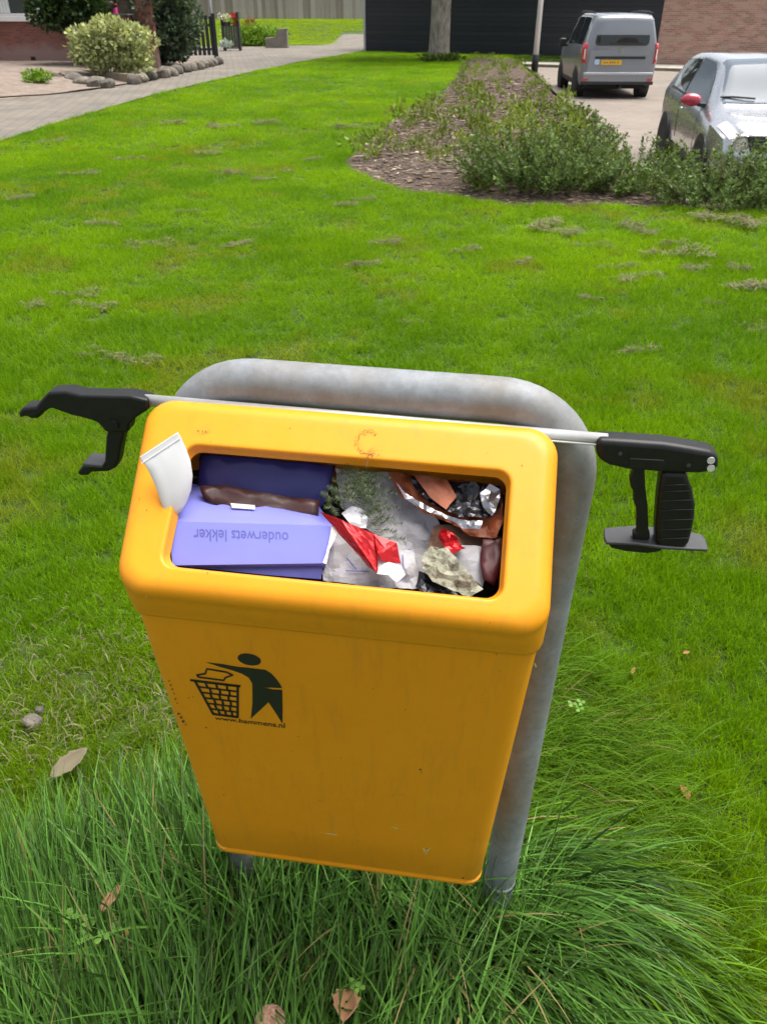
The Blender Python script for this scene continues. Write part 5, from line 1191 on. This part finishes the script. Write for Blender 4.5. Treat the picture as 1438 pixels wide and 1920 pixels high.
crumple('black_bag', 'dark crumpled bag edge under the mottled tissue', 'bag', [(785, 1070), (812, 1080), (860, 1115), (800, 1112), (780, 1098)], K(-0.036), 'dark_foil', 0.006, 30, 0.006, 36)
crumple('bin_bag', 'crumpled dark bag lining the bottom of the opening', 'bag', [(300, 860), (960, 905), (950, 1130), (300, 1075)], K(-0.092), 'dark_gap', 0.010, 20, 0.016, 37)
# white plastic sachet standing out of the opening: flat seal on top, rounded below
top0, top1 = fpt(262, 857, 0.045), fpt(334, 810, 0.045); bot = fpt(334, 962, -0.012); bl, br_ = fpt(316, 940, 0.0), fpt(360, 915, 0.0)
tc_ = (top0 + top1) / 2; bc = bot; ax = (bc - tc_); sidev = (top1 - top0) / 2; nrm = sidev.cross(ax).normalized()
if nrm.dot(EN) < 0: nrm = -nrm
rings = []; n = 28
for f, hw, ht in ((0.0, 1.0, 0.03), (0.012, 1.0, 0.03), (0.10, 1.0, 0.05), (0.13, 0.98, 0.09), (0.25, 0.97, 0.22), (0.45, 0.95, 0.33), (0.65, 0.90, 0.38), (0.82, 0.76, 0.34), (0.93, 0.52, 0.22), (1.0, 0.20, 0.08)):
    c0 = tc_ + ax * f + sidev * (0.28 * math.sin(math.pi * min(f, 1)) + 0.0)
    ht *= 0.6; w_ = sidev * hw; rings.append([])
    for k in range(n):
        a = 2 * math.pi * k / n; x, y = math.cos(a), math.sin(a)
        p_ = c0 + w_ * x + nrm * (sidev.length * ht * y); p_ += nrm * 0.0016 * noise.noise(p_ * 90) * (1 if f > 0.1 else 0.4)
        rings[-1].append(BM @ p_)
mb = MB().loft(rings, True, True, True); o = mb.build('white_sachet', 'white_plastic', None, smooth=True, origin=BM @ bc); tag(o, 'white plastic sachet sticking out of the bin opening', 'sachet')
rings = [[BM @ (tc_ + ax * f + sidev * (x * 1.0) + nrm * (0.0014 * y)) - o.location for x, y in ((-1, -1), (1, -1), (1, 1), (-1, 1))] for f in (0.085, 0.098)]
MB().loft(rings, True, True, True).build('seal', 'white_plastic', o)

# ================================================================== GRASS
def blades(n, P, Ldir, L, W_, droop, seed, segs=5):
    """curved strips: roots P (n,3), lean direction Ldir (n,2), length, width, droop"""
    r = np.random.default_rng(seed); s = np.linspace(0, 1, segs + 1)
    th0 = r.uniform(0.05, 0.35, n) + droop * 0.15; th1 = th0 + droop
    ang_ = th0[:, None] + (th1 - th0)[:, None] * s[None] ** 1.3
    ds = L[:, None] / segs
    h = np.concatenate([np.zeros((n, 1)), np.cumsum(np.sin((ang_[:, 1:] + ang_[:, :-1]) / 2) * ds, 1)], 1)
    z = np.concatenate([np.zeros((n, 1)), np.cumsum(np.cos((ang_[:, 1:] + ang_[:, :-1]) / 2) * ds, 1)], 1)
    C = P[:, None, :] + np.stack([Ldir[:, None, 0] * h, Ldir[:, None, 1] * h, z], -1)
    C[:, :, 2] = np.maximum(C[:, :, 2], 0.012)
    w = W_[:, None] * (1 - s[None] ** 2.2) * 0.5 + 0.00015
    tw = r.uniform(-0.9, 0.9, n); sx, sy = -Ldir[:, 1], Ldir[:, 0]
    sxr = sx * np.cos(tw) - sy * np.sin(tw); syr = sx * np.sin(tw) + sy * np.cos(tw)
    sv = np.stack([sxr, syr, r.uniform(-0.3, 0.3, n)], -1)[:, None, :]
    V = np.stack([C - sv * w[..., None], C + sv * w[..., None]], 2).reshape(n, -1, 3)
    k = 2 * (segs + 1); base_ = (np.arange(n) * k)[:, None, None]
    q = np.array([[2 * i, 2 * i + 1, 2 * i + 3, 2 * i + 2] for i in range(segs)])[None]
    return V.reshape(-1, 3), (base_ + q).reshape(-1, 4)
leafy('lawn_blade', (0.160, 0.305, 0.003), 0.35, 0.5, rough=0.6, attr='tint', spec=0.1)
leafy('long_blade', (0.086, 0.195, 0.032), 0.75, 0.35, rough=0.45, spec=0.25, dead=0.025)
leafy('mid_blade', (0.112, 0.225, 0.014), 0.5, 0.4, rough=0.5, spec=0.15, dead=0.02)
leafy('dry_blade', (0.20, 0.18, 0.10), 0.35, 0.2, rough=0.8)
# tufts of lawn grass to scatter
def tuft(i, n, R0, Lm, Wm, seed):
    r = np.random.default_rng(seed); a = r.uniform(0, 6.283, n); q = R0 * np.sqrt(r.random(n)); P = np.stack([q * np.cos(a), q * np.sin(a), np.zeros(n)], 1)
    d = r.uniform(0, 6.283, n); D = np.stack([np.cos(d), np.sin(d)], 1)
    V, F_ = blades(n, P, D, Lm * r.uniform(0.55, 1.25, n), Wm * r.uniform(0.7, 1.2, n), r.uniform(0.2, 1.3, n), seed + 1, 4)
    me = me_np('grass_tuft', V, F_); me.materials.append(MATS['lawn_blade']); me.polygons.foreach_set('use_smooth', [True] * len(me.polygons))
    return bpy.data.objects.new('grass_tuft', me)
TUFTS = [tuft(i, 22, 0.035, 0.052, 0.0026, 500 + i) for i in range(5)]
def scatter(name, P, rotz, scl, tint, var, srcs, label):
    me = bpy.data.meshes.new(name); me.vertices.add(len(P)); me.vertices.foreach_set('co', P.astype(np.float32).ravel())
    R3 = np.zeros((len(P), 3), np.float32); R3[:, 2] = rotz
    a = me.attributes.new('rot', 'FLOAT_VECTOR', 'POINT'); a.data.foreach_set('vector', R3.ravel())
    a = me.attributes.new('scl', 'FLOAT_VECTOR', 'POINT'); a.data.foreach_set('vector', scl.astype(np.float32).ravel())
    a = me.attributes.new('var', 'INT', 'POINT'); a.data.foreach_set('value', var.astype(np.int32))
    a = me.attributes.new('tint', 'FLOAT_COLOR', 'POINT'); a.data.foreach_set('color', np.concatenate([tint, np.ones((len(P), 1))], 1).astype(np.float32).ravel())
    ob_ = bpy.data.objects.new(name, me); COL.objects.link(ob_)
    ng = bpy.data.node_groups.new(name, 'GeometryNodeTree'); ng.interface.new_socket('Geometry', in_out='INPUT', socket_type='NodeSocketGeometry'); ng.interface.new_socket('Geometry', in_out='OUTPUT', socket_type='NodeSocketGeometry')
    gi_ = ng.nodes.new('NodeGroupInput'); go = ng.nodes.new('NodeGroupOutput'); jn = ng.nodes.new('GeometryNodeJoinGeometry')
    def attr(nm, ty):
        n_ = ng.nodes.new('GeometryNodeInputNamedAttribute'); n_.data_type = ty; n_.inputs['Name'].default_value = nm; return n_.outputs['Attribute']
    ar, as_, av = attr('rot', 'FLOAT_VECTOR'), attr('scl', 'FLOAT_VECTOR'), attr('var', 'INT')
    er = ng.nodes.new('FunctionNodeEulerToRotation'); ng.links.new(ar, er.inputs[0])
    for k, s_ in enumerate(srcs):
        oi_ = ng.nodes.new('GeometryNodeObjectInfo'); oi_.inputs['Object'].default_value = s_; oi_.inputs['As Instance'].default_value = True
        cp = ng.nodes.new('FunctionNodeCompare'); cp.data_type = 'INT'; cp.operation = 'EQUAL'
        ii = [x for x in cp.inputs if x.type == 'INT']; ng.links.new(av, ii[0]); ii[1].default_value = k
        ip = ng.nodes.new('GeometryNodeInstanceOnPoints'); ng.links.new(gi_.outputs[0], ip.inputs['Points']); ng.links.new(cp.outputs[0], ip.inputs['Selection'])
        ng.links.new(oi_.outputs['Geometry'], ip.inputs['Instance']); ng.links.new(er.outputs[0], ip.inputs['Rotation']); ng.links.new(as_, ip.inputs['Scale']); ng.links.new(ip.outputs[0], jn.inputs[0])
    ng.links.new(jn.outputs[0], go.inputs[0]); md = ob_.modifiers.new('scatter', 'NODES'); md.node_group = ng
    tag(ob_, label, 'grass', kind='stuff'); return ob_
# tall-grass zone round the bin
def tall_mask(X, Y):
    e = ((X + 0.20) / 0.92) ** 2 + ((Y - 0.72) / 0.56) ** 2
    return e + 0.5 * (vnoise(X, Y, 4.0, 31) - 0.5)
LAWN_SKIP = lambda X, Y: in_poly(BED, X, Y) | in_poly(PARKING, X, Y)
pe = np.array(PATH_EDGE)
def lawn_pts(y0, y1, dens, xpad):
    area_x = 0.56 * y1 + xpad; n = int(dens * (y1 - y0) * 2 * area_x); X = RNG.uniform(-area_x, area_x, n); Y = RNG.uniform(y0, y1, n)
    ok = (np.abs(X) < 0.56 * Y + xpad) & ~LAWN_SKIP(X, Y) & (X > np.interp(Y, pe[:, 1], pe[:, 0]) + 0.03) & (Y < 41.0 - 0.52 * (X + 0.5))
    return X[ok], Y[ok]
XX, YY, SC_ = [], [], []
for y0, y1, dens, sc in ((0.2, 2.2, 1700, 0.95), (2.2, 4.0, 1150, 1.05), (4.0, 7.0, 650, 1.3), (7.0, 12.0, 340, 1.7), (12.0, 20.0, 130, 2.5), (20.0, 42.0, 55, 3.8)):
    X, Y = lawn_pts(y0, y1, dens, 0.45 if y0 < 3 else 0.3); XX.append(X); YY.append(Y); SC_.append(np.full(len(X), sc))
X = np.concatenate(XX); Y = np.concatenate(YY); sc = np.concatenate(SC_)
bare = vnoise(X, Y, 2.2, 12) * 0.6 + vnoise(X, Y, 6.0, 13) * 0.4
dry = smoothstep(0.62, 0.80, bare)
# thin, yellowed turf at the left of the bin
left_dry = np.exp(-(((X + 0.85) / 0.42) ** 2 + ((Y - 1.55) / 0.28) ** 2)); dry = np.clip(dry + 0.55 * left_dry * (0.4 + vnoise(X, Y, 9, 15)), 0, 1)
keep = RNG.random(len(X)) > 0.35 * dry; X, Y, sc, dry = X[keep], Y[keep], sc[keep], dry[keep]
inn = tall_mask(X, Y) < 0.85; keep = ~inn | (RNG.random(len(X)) < 0.6); X, Y, sc, dry = X[keep], Y[keep], sc[keep], dry[keep]
Z = ground_z(X, Y)
hvar = 0.75 + 0.6 * vnoise(X, Y, 1.3, 16); hz_s = np.where(sc > 2, 1.45, 1.2) * hvar * RNG.uniform(0.75, 1.2, len(X)) * np.where(Y < 2.4, 0.95, 1.0)
g_ = vnoise(X, Y, 0.8, 18) * 0.6 + vnoise(X, Y, 3.0, 19) * 0.4
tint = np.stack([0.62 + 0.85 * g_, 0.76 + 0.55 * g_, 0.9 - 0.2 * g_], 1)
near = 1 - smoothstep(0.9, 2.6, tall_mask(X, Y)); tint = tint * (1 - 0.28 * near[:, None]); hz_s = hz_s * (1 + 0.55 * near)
pat = smoothstep(0.42, 0.72, vnoise(X, Y, 1.6, 23) * 0.55 + vnoise(X, Y, 4.5, 24) * 0.45); tint = tint * (1 - 0.17 * pat[:, None] * np.array([[1.25, 0.9, 0.2]]))
tint = tint * (1 - dry[:, None]) + np.array([[1.25, 0.88, 4.0]]) * dry[:, None]
scatter('lawn_grass', np.stack([X, Y, Z - 0.003], 1), RNG.uniform(0, 6.283, len(X)), np.stack([sc, sc, hz_s], 1), tint, RNG.integers(0, 5, len(X)), TUFTS, 'short mown green lawn grass covering the ground')
# far lawn behind the path
X = RNG.uniform(-14, -1.2, 5200); Y = RNG.uniform(46, 72, 5200)
ok = ((X < -2.8 - (Y > 60) * -1.4) & (Y > 49.0 - (X < -8) * 1.5)); X, Y = X[ok], Y[ok]
scatter('far_lawn_grass', np.stack([X, Y, ground_z(X, Y)], 1), RNG.uniform(0, 6.283, len(X)), np.tile([[7.0, 7.0, 1.4]], (len(X), 1)), np.tile([[1.45, 1.15, 1.6]], (len(X), 1)), RNG.integers(0, 5, len(X)), TUFTS, 'far strip of pale green lawn before the plank fence')

# long grass round the bin: upright and fanned on the left, hanging towards the camera in front, combed outwards on the right
n = 30000; X = RNG.uniform(-1.25, 0.85, n); Y = RNG.uniform(0.15, 1.42, n); e = tall_mask(X, Y); ok = (e < 1.15) & (RNG.random(n) < 1.3 - 0.95 * e); X, Y, e = X[ok], Y[ok], e[ok]; n = len(X)
ok = np.ones(n, bool)
for hx, hy, hr in ((-0.10, 0.68, 0.07), (-0.20, 0.66, 0.05), (-0.50, 0.82, 0.04), (-0.56, 0.77, 0.05)): ok &= np.hypot(X - hx, Y - hy) > hr
X, Y, e = X[ok], Y[ok], e[ok]; n = len(X)
pr_, pl_2 = smoothstep(0.02, 0.30, X), smoothstep(-0.22, -0.50, X); k = RNG.random(n)
a = np.where(k < pr_, rad(-38) + 0.7 * (Y - 0.8), np.where(k > 1 - pl_2, np.where(RNG.random(n) < 0.7, rad(105), rad(205)), np.where(RNG.random(n) < 0.7, rad(-92), rad(80))))
a = a + RNG.normal(0, 0.33, n) + 1.0 * (vnoise(X, Y, 3.5, 40) - 0.5)
L = RNG.uniform(0.16, 0.42, n) * (1.15 - 0.75 * np.clip(e, 0, 1) ** 2); V, F_ = blades(n, np.stack([X, Y, np.full(n, -0.005)], 1), np.stack([np.cos(a), np.sin(a)], 1), L, RNG.uniform(0.0034, 0.0084, n), np.where(k > 1 - pl_2, RNG.uniform(0.3, 1.1, n), RNG.uniform(0.6, 1.7, n)), 71, 7)
outer = np.repeat((e + 0.45 * RNG.random(n)) > 0.95, 7)      # the rim of the patch is fresher and merges with the lawn
for nm, sel, mt, lb in (('long_grass', ~outer, 'long_blade', 'long unmown dark green grass growing round the bin legs'), ('long_grass_rim', outer, 'mid_blade', 'fresher green grass at the rim of the long grass patch')):
    me = me_np(nm, V, F_[sel]); me.polygons.foreach_set('use_smooth', [True] * len(me.polygons)); tag(link(nm, me, mt), lb, 'grass', kind='stuff')
# upright tufts against the two legs
for lx, ly in ((-0.31, 0.96), (0.22, 0.89)):
    n = 420; q = RNG.random(n) ** 0.6 * 0.13; a = RNG.uniform(0, 6.283, n); X = lx + q * np.cos(a); Y = ly - 0.03 + q * np.sin(a); d = RNG.uniform(0, 6.283, n)
    V, F_ = blades(n, np.stack([X, Y, np.full(n, -0.005)], 1), np.stack([np.cos(d), np.sin(d)], 1), RNG.uniform(0.20, 0.38, n), RNG.uniform(0.003, 0.0066, n), RNG.uniform(0.1, 0.9, n), 75, 7)
    me = me_np('leg_grass', V, F_); me.polygons.foreach_set('use_smooth', [True] * len(me.polygons)); tag(link('leg_grass', me, 'long_blade'), 'tuft of long grass standing against the ' + ('left' if lx < 0 else 'right') + ' leg of the bin', 'grass', kind='stuff')
# strip of longer grass beside the right leg and behind the bin
n = 9500; X = RNG.uniform(0.15, 1.0, n); Y = RNG.uniform(0.75, 2.0, n); q = ((X - 0.32) / 0.48) ** 2 + ((Y - 1.2) / 0.72) ** 2; ok = (q < 1) & (RNG.random(n) < 1.15 - q); X, Y = X[ok], Y[ok]; n = len(X)
a = RNG.normal(-0.55, 0.55, n); V, F_ = blades(n, np.stack([X, Y, np.full(n, -0.005)], 1), np.stack([np.cos(a), np.sin(a)], 1), RNG.uniform(0.09, 0.24, n), RNG.uniform(0.002, 0.0036, n), RNG.uniform(0.7, 1.6, n), 73, 6)
me = me_np('long_grass', V, F_); me.polygons.foreach_set('use_smooth', [True] * len(me.polygons))
tag(link('side_grass', me, 'mid_blade'), 'longer bright grass leaning away from the right bin leg', 'grass', kind='stuff')

# dry clumps of mown grass on the lawn
def clump_mesh(seed, n=170):
    r = np.random.default_rng(seed); a = r.uniform(0, 6.283, n); q = np.sqrt(r.random(n)); cl = r.normal(0, 1, (4, 2)) * np.array([[0.075, 0.03]]); ci = r.integers(0, 4, n); X = cl[ci, 0] + q * np.cos(a) * 0.05 + r.normal(0, 0.02, n); Y = cl[ci, 1] + q * np.sin(a) * 0.03 + r.normal(0, 0.008, n)
    zt = np.maximum(0.03 * (1 - q ** 1.5), 0.004) * r.uniform(0.3, 1.0, n) + 0.022
    d = r.uniform(0, 6.283, n); L = r.uniform(0.025, 0.06, n); W_ = r.uniform(0.002, 0.0042, n); el = r.normal(0, 0.25, n)
    D = np.stack([np.cos(d) * np.cos(el), np.sin(d) * np.cos(el), np.sin(el)], 1); Sd = np.stack([-np.sin(d), np.cos(d), r.normal(0, 0.3, n)], 1); C0 = np.stack([X, Y, zt], 1)
    cv = np.array([0, 0, 1])[None] * (L * r.uniform(-0.1, 0.15, n))[:, None]
    V = np.stack([C0 - D * L[:, None] / 2 - Sd * W_[:, None] / 2, C0 - D * L[:, None] / 2 + Sd * W_[:, None] / 2, C0 + cv + Sd * W_[:, None] / 2, C0 + cv - Sd * W_[:, None] / 2, C0 + D * L[:, None] / 2 + Sd * W_[:, None] / 3, C0 + D * L[:, None] / 2 - Sd * W_[:, None] / 3], 1).reshape(-1, 3)
    b0 = (np.arange(n) * 6)[:, None]; F_ = np.concatenate([b0 + np.array([[0, 1, 2, 3]]), b0 + np.array([[3, 2, 4, 5]])]); me = me_np('grass_clump', V, F_); me.materials.append(MATS['dry_blade']); return me
CM = [clump_mesh(900 + i) for i in range(6)]
big = [(1080, 437, 1.5), (1170, 428, 1.3), (1270, 484, 1.5), (1205, 524, 1.2), (1400, 541, 1.8), (1170, 662, 1.0), (1310, 412, 1.8), (1410, 427, 1.7), (200, 662, 0.9), (242, 676, 1.0), (1010, 428, 1.6), (1190, 502, 1.3), (1290, 510, 1.0), (1370, 505, 1.0)]
small = [(280, 458, 1.1), (170, 575, 1.0), (640, 387, 1.0), (660, 497, 1.0), (745, 454, 1.1), (440, 327, 1.1), (225, 465, 1.0), (200, 425, 1.0), (460, 458, 1.1), (345, 235, 1.5), (120, 265, 1.5), (60, 575, 1.0), (145, 555, 0.9), (430, 240, 1.4), (510, 235, 1.6), (630, 240, 1.7), (480, 338, 1.1), (540, 322, 1.0), (1110, 462, 1.0), (870, 470, .9), (990, 490, .9), (1240, 460, 1.0), (1330, 395, 1.3), (1220, 440, 1.1), (1430, 620, .9), (380, 290, 1.2), (30, 375, 1.2), (330, 400, 1.0), (700, 375, 1.0), (400, 238, 1.2), (150, 330, 1.1), (250, 300, 1.2), (580, 300, 1.1), (790, 605, 0.7), (1090, 560, .7), (1325, 570, .8)]
BIGL = ['dark dry grass clump just below the big shrub of the planting bed', 'dry grass clump next right from the clump below the big shrub', 'grey-green dry grass clump in the middle of the right lawn', 'pale dry grass clump left of the middle right lawn clump', 'largest pale dry grass clump at the right edge of the lawn',
        'lone dry grass clump straight above the picker handle', 'dry grass clump touching the soil edge under the car shrubs', 'dry grass clump at the right edge near the planting bed', 'dry grass clump above the left picker jaw, the left of two', 'dry grass clump above the left picker jaw, the right of two',
        'flat dry grass clump left of the clump below the big shrub', 'narrow dry grass clump just above the pale lawn clump', 'small dry grass clump between the middle and largest right clumps', 'small dry grass clump above the largest right edge clump']
for i, (px, py, s_) in enumerate(big + small):
    q = gnd(px, py, 0.02); o = link('grass_clump', CM[i % 6], None); f = s_ * (0.95 + 0.02 * q.y); o.scale = (f, f, f * random.uniform(0.8, 1.3)); o.location = (q.x, q.y, gz(q.x, q.y) + 0.004); o.rotation_euler = (0, 0, random.uniform(-0.5, 0.5) + (math.pi if random.random() < .5 else 0))
    if i < len(big): tag(o, BIGL[i], 'grass clump', 'larger dry grass clumps')
    else: tag(o, 'small wisp of dry brown mown grass on the lawn', 'grass clump', 'small dry grass wisps')
# a scatter of dry cut blades, thickest on the worn turf left of the bin
n = 2600; X = np.concatenate([RNG.normal(-0.85, 0.32, 1500), RNG.uniform(-3, 3, n - 1500)]); Y = np.concatenate([RNG.normal(1.55, 0.2, 1500), RNG.uniform(1.3, 7, n - 1500)]); a = RNG.uniform(0, 6.283, n)
V, F_ = blades(n, np.stack([X, Y, ground_z(X, Y) + RNG.uniform(0.005, 0.03, n)], 1), np.stack([np.cos(a), np.sin(a)], 1), RNG.uniform(0.02, 0.06, n), RNG.uniform(0.0018, 0.0032, n), RNG.uniform(1.2, 1.6, n), 77, 3)
tag(link('dry_grass_litter', me_np('dry_grass_litter', V, F_), 'dry_blade'), 'loose dry cut grass blades strewn over the lawn', 'grass', kind='stuff')

# stones in the turf left of the bin
simple('flat_stone', (0.26, 0.235, 0.185), 0.95, 0, 0.25, 30, 0.6)
m, t, b = nodes('worn_stone'); n1 = tex(t, 22, 8, 0.7); t.links.new(ramp(t, n1, [(0.3, (0.17, 0.15, 0.11)), (0.7, (0.36, 0.33, 0.27))]), b.inputs['Base Color']); b.inputs['Roughness'].default_value = 0.95; bump(t, b, n1, 0.5, 0.01)
q = gnd(62, 1352, 0.03); me = rock_mesh('turf_stone', 8, 0.028, 0.022, 0.016, 3, 0.2); me.materials.append(MATS['border_stone'])
o = link('turf_stone', me, None); o.location = (q.x, q.y, 0.03); o.rotation_euler = (0, 0, -0.5); tag(o, 'small grey stone in the worn turf left of the bin', 'stone')
o = link('turf_stone', me, None); q = gnd(75, 1332, 0.03); o.location = (q.x, q.y, 0.03); o.scale = (0.45, 0.5, 0.8); tag(o, 'tiny pale pebble just behind the small grey stone', 'stone')

# fallen leaves
leafy('dead_leaf', (0.36, 0.17, 0.07), 0.3, 0.2, rough=0.7); leafy('dead_leaf_pale', (0.42, 0.22, 0.13), 0.3, 0.15, rough=0.8)
def dead_leaf(px, py, z, size, rz, label, curl=0.5, seed=0, mat='dead_leaf', wd=0.36, tilt=(0, 0)):
    mb = MB(); n, m_ = 12, 6; rows = []
    for i in range(n + 1):
        f = i / n; w_ = wd * math.sin(math.pi * min(1, f * 0.93 + 0.05)) ** 0.8 * (1 + 0.12 * math.sin(f * 23 + seed)); row = []
        for j in range(m_ + 1):
            u = j / m_ * 2 - 1
            row.append(Vector(((f - 0.5), w_ * u * 0.5, curl * (u * u) * w_ * 0.5 + curl * 0.25 * (f - 0.5) ** 2 * 2 + 0.03 * noise.noise(Vector((f * 6, u * 3, seed))))) * size)
        rows.append(row)
    mb.loft(rows, False); q = gnd(px, py, z); o = mb.build('fallen_leaf', mat, None, smooth=True); o.location = q; o.rotation_euler = (tilt[0], tilt[1], rz)
    s_ = o.modifiers.new('thick', 'SOLIDIFY'); s_.thickness = size * 0.012
    mb = MB(); mb.tube([(-0.5 * size, 0, curl * 0.12 * size), (-0.62 * size, 0.01 * size, curl * 0.16 * size), (0.45 * size, 0, curl * 0.1 * size)][0:2], size * 0.012, 6); mb.build('stalk', mat, o)
    tag(o, label, 'leaf'); return o
leafy('beige_leaf', (0.17, 0.145, 0.095), 0.2, 0.1, rough=0.9)
dead_leaf(132, 1432, 0.075, 0.105, rad(48), 'large beige withered leaf at the edge of the long grass', 0.45, 11, 'beige_leaf', 0.48, (0.15, -0.15))
dead_leaf(208, 1686, 0.27, 0.062, rad(50), 'tan pointed fallen leaf caught in the long grass left of bin', 0.5, 1, 'dead_leaf_pale', 0.30, (0.3, -0.4))
dead_leaf(236, 1752, 0.24, 0.034, rad(70), 'small brownish leaf half hidden below the tan pointed leaf', 0.5, 2)
dead_leaf(1280, 1487, 0.05, 0.042, rad(100), 'orange brown fallen leaf on the turf right of the bin', 0.7, 3, 'dead_leaf', 0.7, (0.4, -0.2))
dead_leaf(1186, 1258, 0.05, 0.030, rad(60), 'small dark brown leaf in the grass beside the tube leg', 0.6, 4)
dead_leaf(1286, 1224, 0.05, 0.024, rad(20), 'tiny orange leaf on the lawn beyond the small dark leaf', 0.5, 5, 'dead_leaf', 0.5)
dead_leaf(148, 1795, 0.24, 0.030, rad(120), 'small rusty leaf low in the grass at bottom left', 0.5, 7)
dead_leaf(1430, 1875, 0.03, 0.035, rad(10), 'pale brown leaf at the bottom right corner', 0.5, 8, 'dead_leaf_pale', 0.6)
lf = dead_leaf(646, 1896, 0.25, 0.075, rad(88), 'curled orange brown leaf with dark holes at the bottom edge', 1.1, 9, 'dead_leaf_pale', 0.62, (0.1, 0.5))
MB().tube([(-0.01, 0.004, 0.012), (-0.009, 0.004, 0.0125)], 0.003, 8).build('hole', 'dark_gap', lf); MB().tube([(0.012, -0.002, 0.008), (0.013, -0.002, 0.0085)], 0.0026, 8).build('hole', 'dark_gap', lf)
q = gnd(506, 1912, 0.25); mb = MB(); rings = []
for z, r in ((-0.26, 0.006), (-0.01, 0.0065)): rings.append([Vector((r * math.cos(a), r * math.sin(a), z)) for a in [2 * math.pi * k / 20 for k in range(20)]])
m, t, b = nodes('mushroom_skin'); n1 = tex(t, 120, 7, 0.7); t.links.new(ramp(t, n1, [(0.32, (0.12, 0.05, 0.03)), (0.5, (0.30, 0.17, 0.11)), (0.72, (0.46, 0.31, 0.22))]), b.inputs['Base Color']); b.inputs['Roughness'].default_value = 0.9; bump(t, b, n1, 0.8, 0.004)
mc = thing('mushroom', 'round pinkish brown mushroom cap rising at the bottom edge', 'mushroom', (q.x, q.y, q.z))
MB().loft(rings, True, True, True).build('stem', 'dead_leaf_pale', mc, smooth=True)
mb = MB(); mb.lathe([(-0.012, 0.006), (-0.013, 0.022), (-0.006, 0.0262), (0.003, 0.0248), (0.010, 0.019), (0.014, 0.010), (0.0155, 0.002)], 26, 'z'); mb.v = [tuple(Vector(v) * (1 + 0.06 * noise.noise(Vector(v) * 90))) for v in mb.v]; mb.build('cap', 'mushroom_skin', mc, smooth=True)
# clover sprigs
leafy('clover', (0.16, 0.32, 0.05), 0.25, 0.4)
def clover(px, py, z, n, size, label, seed):
    r = random.Random(seed); q = gnd(px, py, z); t2 = thing('clover_sprig', label, 'clover', (q.x, q.y, 0.0))
    for k in range(n):
        c0 = Vector((r.uniform(-1, 1) * size * 1.6, r.uniform(-1, 1) * size * 1.2, z + r.uniform(-.012, .012))); mb = MB()
        for j in range(3):
            a = j * 2.094 + r.uniform(-.2, .2); d = Vector((math.cos(a), math.sin(a), 0.12)); s_ = Vector((-math.sin(a), math.cos(a), 0))
            pts_ = [c0, c0 + d * size * .35 + s_ * size * .32, c0 + d * size * .75 + s_ * size * .36, c0 + d * size * .98 + s_ * size * .12, c0 + d * size * .9, c0 + d * size * .98 - s_ * size * .12, c0 + d * size * .75 - s_ * size * .36, c0 + d * size * .35 - s_ * size * .32]
            mb.add(pts_, [tuple(range(8))])
        mb.build('leaf', 'clover', t2, fix=False)
        MB().tube([(0, 0, 0.0), (c0.x * .6, c0.y * .6, z * .6), c0], 0.0008, 5).build('stalk', 'clover', t2)
clover(150, 1735, 0.27, 3, 0.017, 'light green clover sprig in the long grass at lower left', 1)
clover(186, 1752, 0.27, 2, 0.015, 'second clover sprig just right of the lower left one', 2)
clover(684, 1852, 0.26, 2, 0.012, 'bright green clover sprig above the curled leaf at bottom', 3)
clover(1240, 1535, 0.05, 4, 0.012, 'pale clover leaves in the turf below the orange brown leaf', 4)
clover(1085, 1325, 0.2, 3, 0.013, 'round clover leaves beside the tube leg of the bin', 5)

# bark chips and dead leaves on the soil of the bed
def chip(seed):
    me = MB().box(-0.028, 0.028, -0.010, 0.010, -0.003, 0.004).mesh('chip'); me.materials.append(MATS['chips']); return bpy.data.objects.new('chip', me)
m, t, b = nodes('chips'); a = t.nodes.new('ShaderNodeAttribute'); a.attribute_name = 'tint'; a.attribute_type = 'INSTANCER'; t.links.new(a.outputs['Color'], b.inputs['Base Color']); b.inputs['Roughness'].default_value = 0.95
n = 9000; X = RNG.uniform(-0.5, 5.5, n); Y = 8.0 + 16 * RNG.random(n) ** 1.7; ok = in_poly(BED, X, Y); X, Y = X[ok], Y[ok]; n = len(X); k = RNG.random((n, 1)); s = RNG.uniform(0.5, 1.5, (n, 1)) * (0.9 + 0.06 * (Y - 8))[:, None]
tint = np.array([[0.06, 0.04, 0.03]]) * (1 - k) + np.array([[0.30, 0.22, 0.16]]) * k; tint = np.where(RNG.random((n, 1)) < 0.04, np.array([[0.55, 0.45, 0.36]]), tint)
scatter('bark_mulch', np.stack([X, Y, bed_z(X, Y) + 0.012], 1), RNG.uniform(0, 6.283, n), np.concatenate([s, s * RNG.uniform(.6, 1.6, (n, 1)), s], 1), tint, np.zeros(n), [chip(0)], 'brown bark chips and dead leaves strewn over the planting bed')
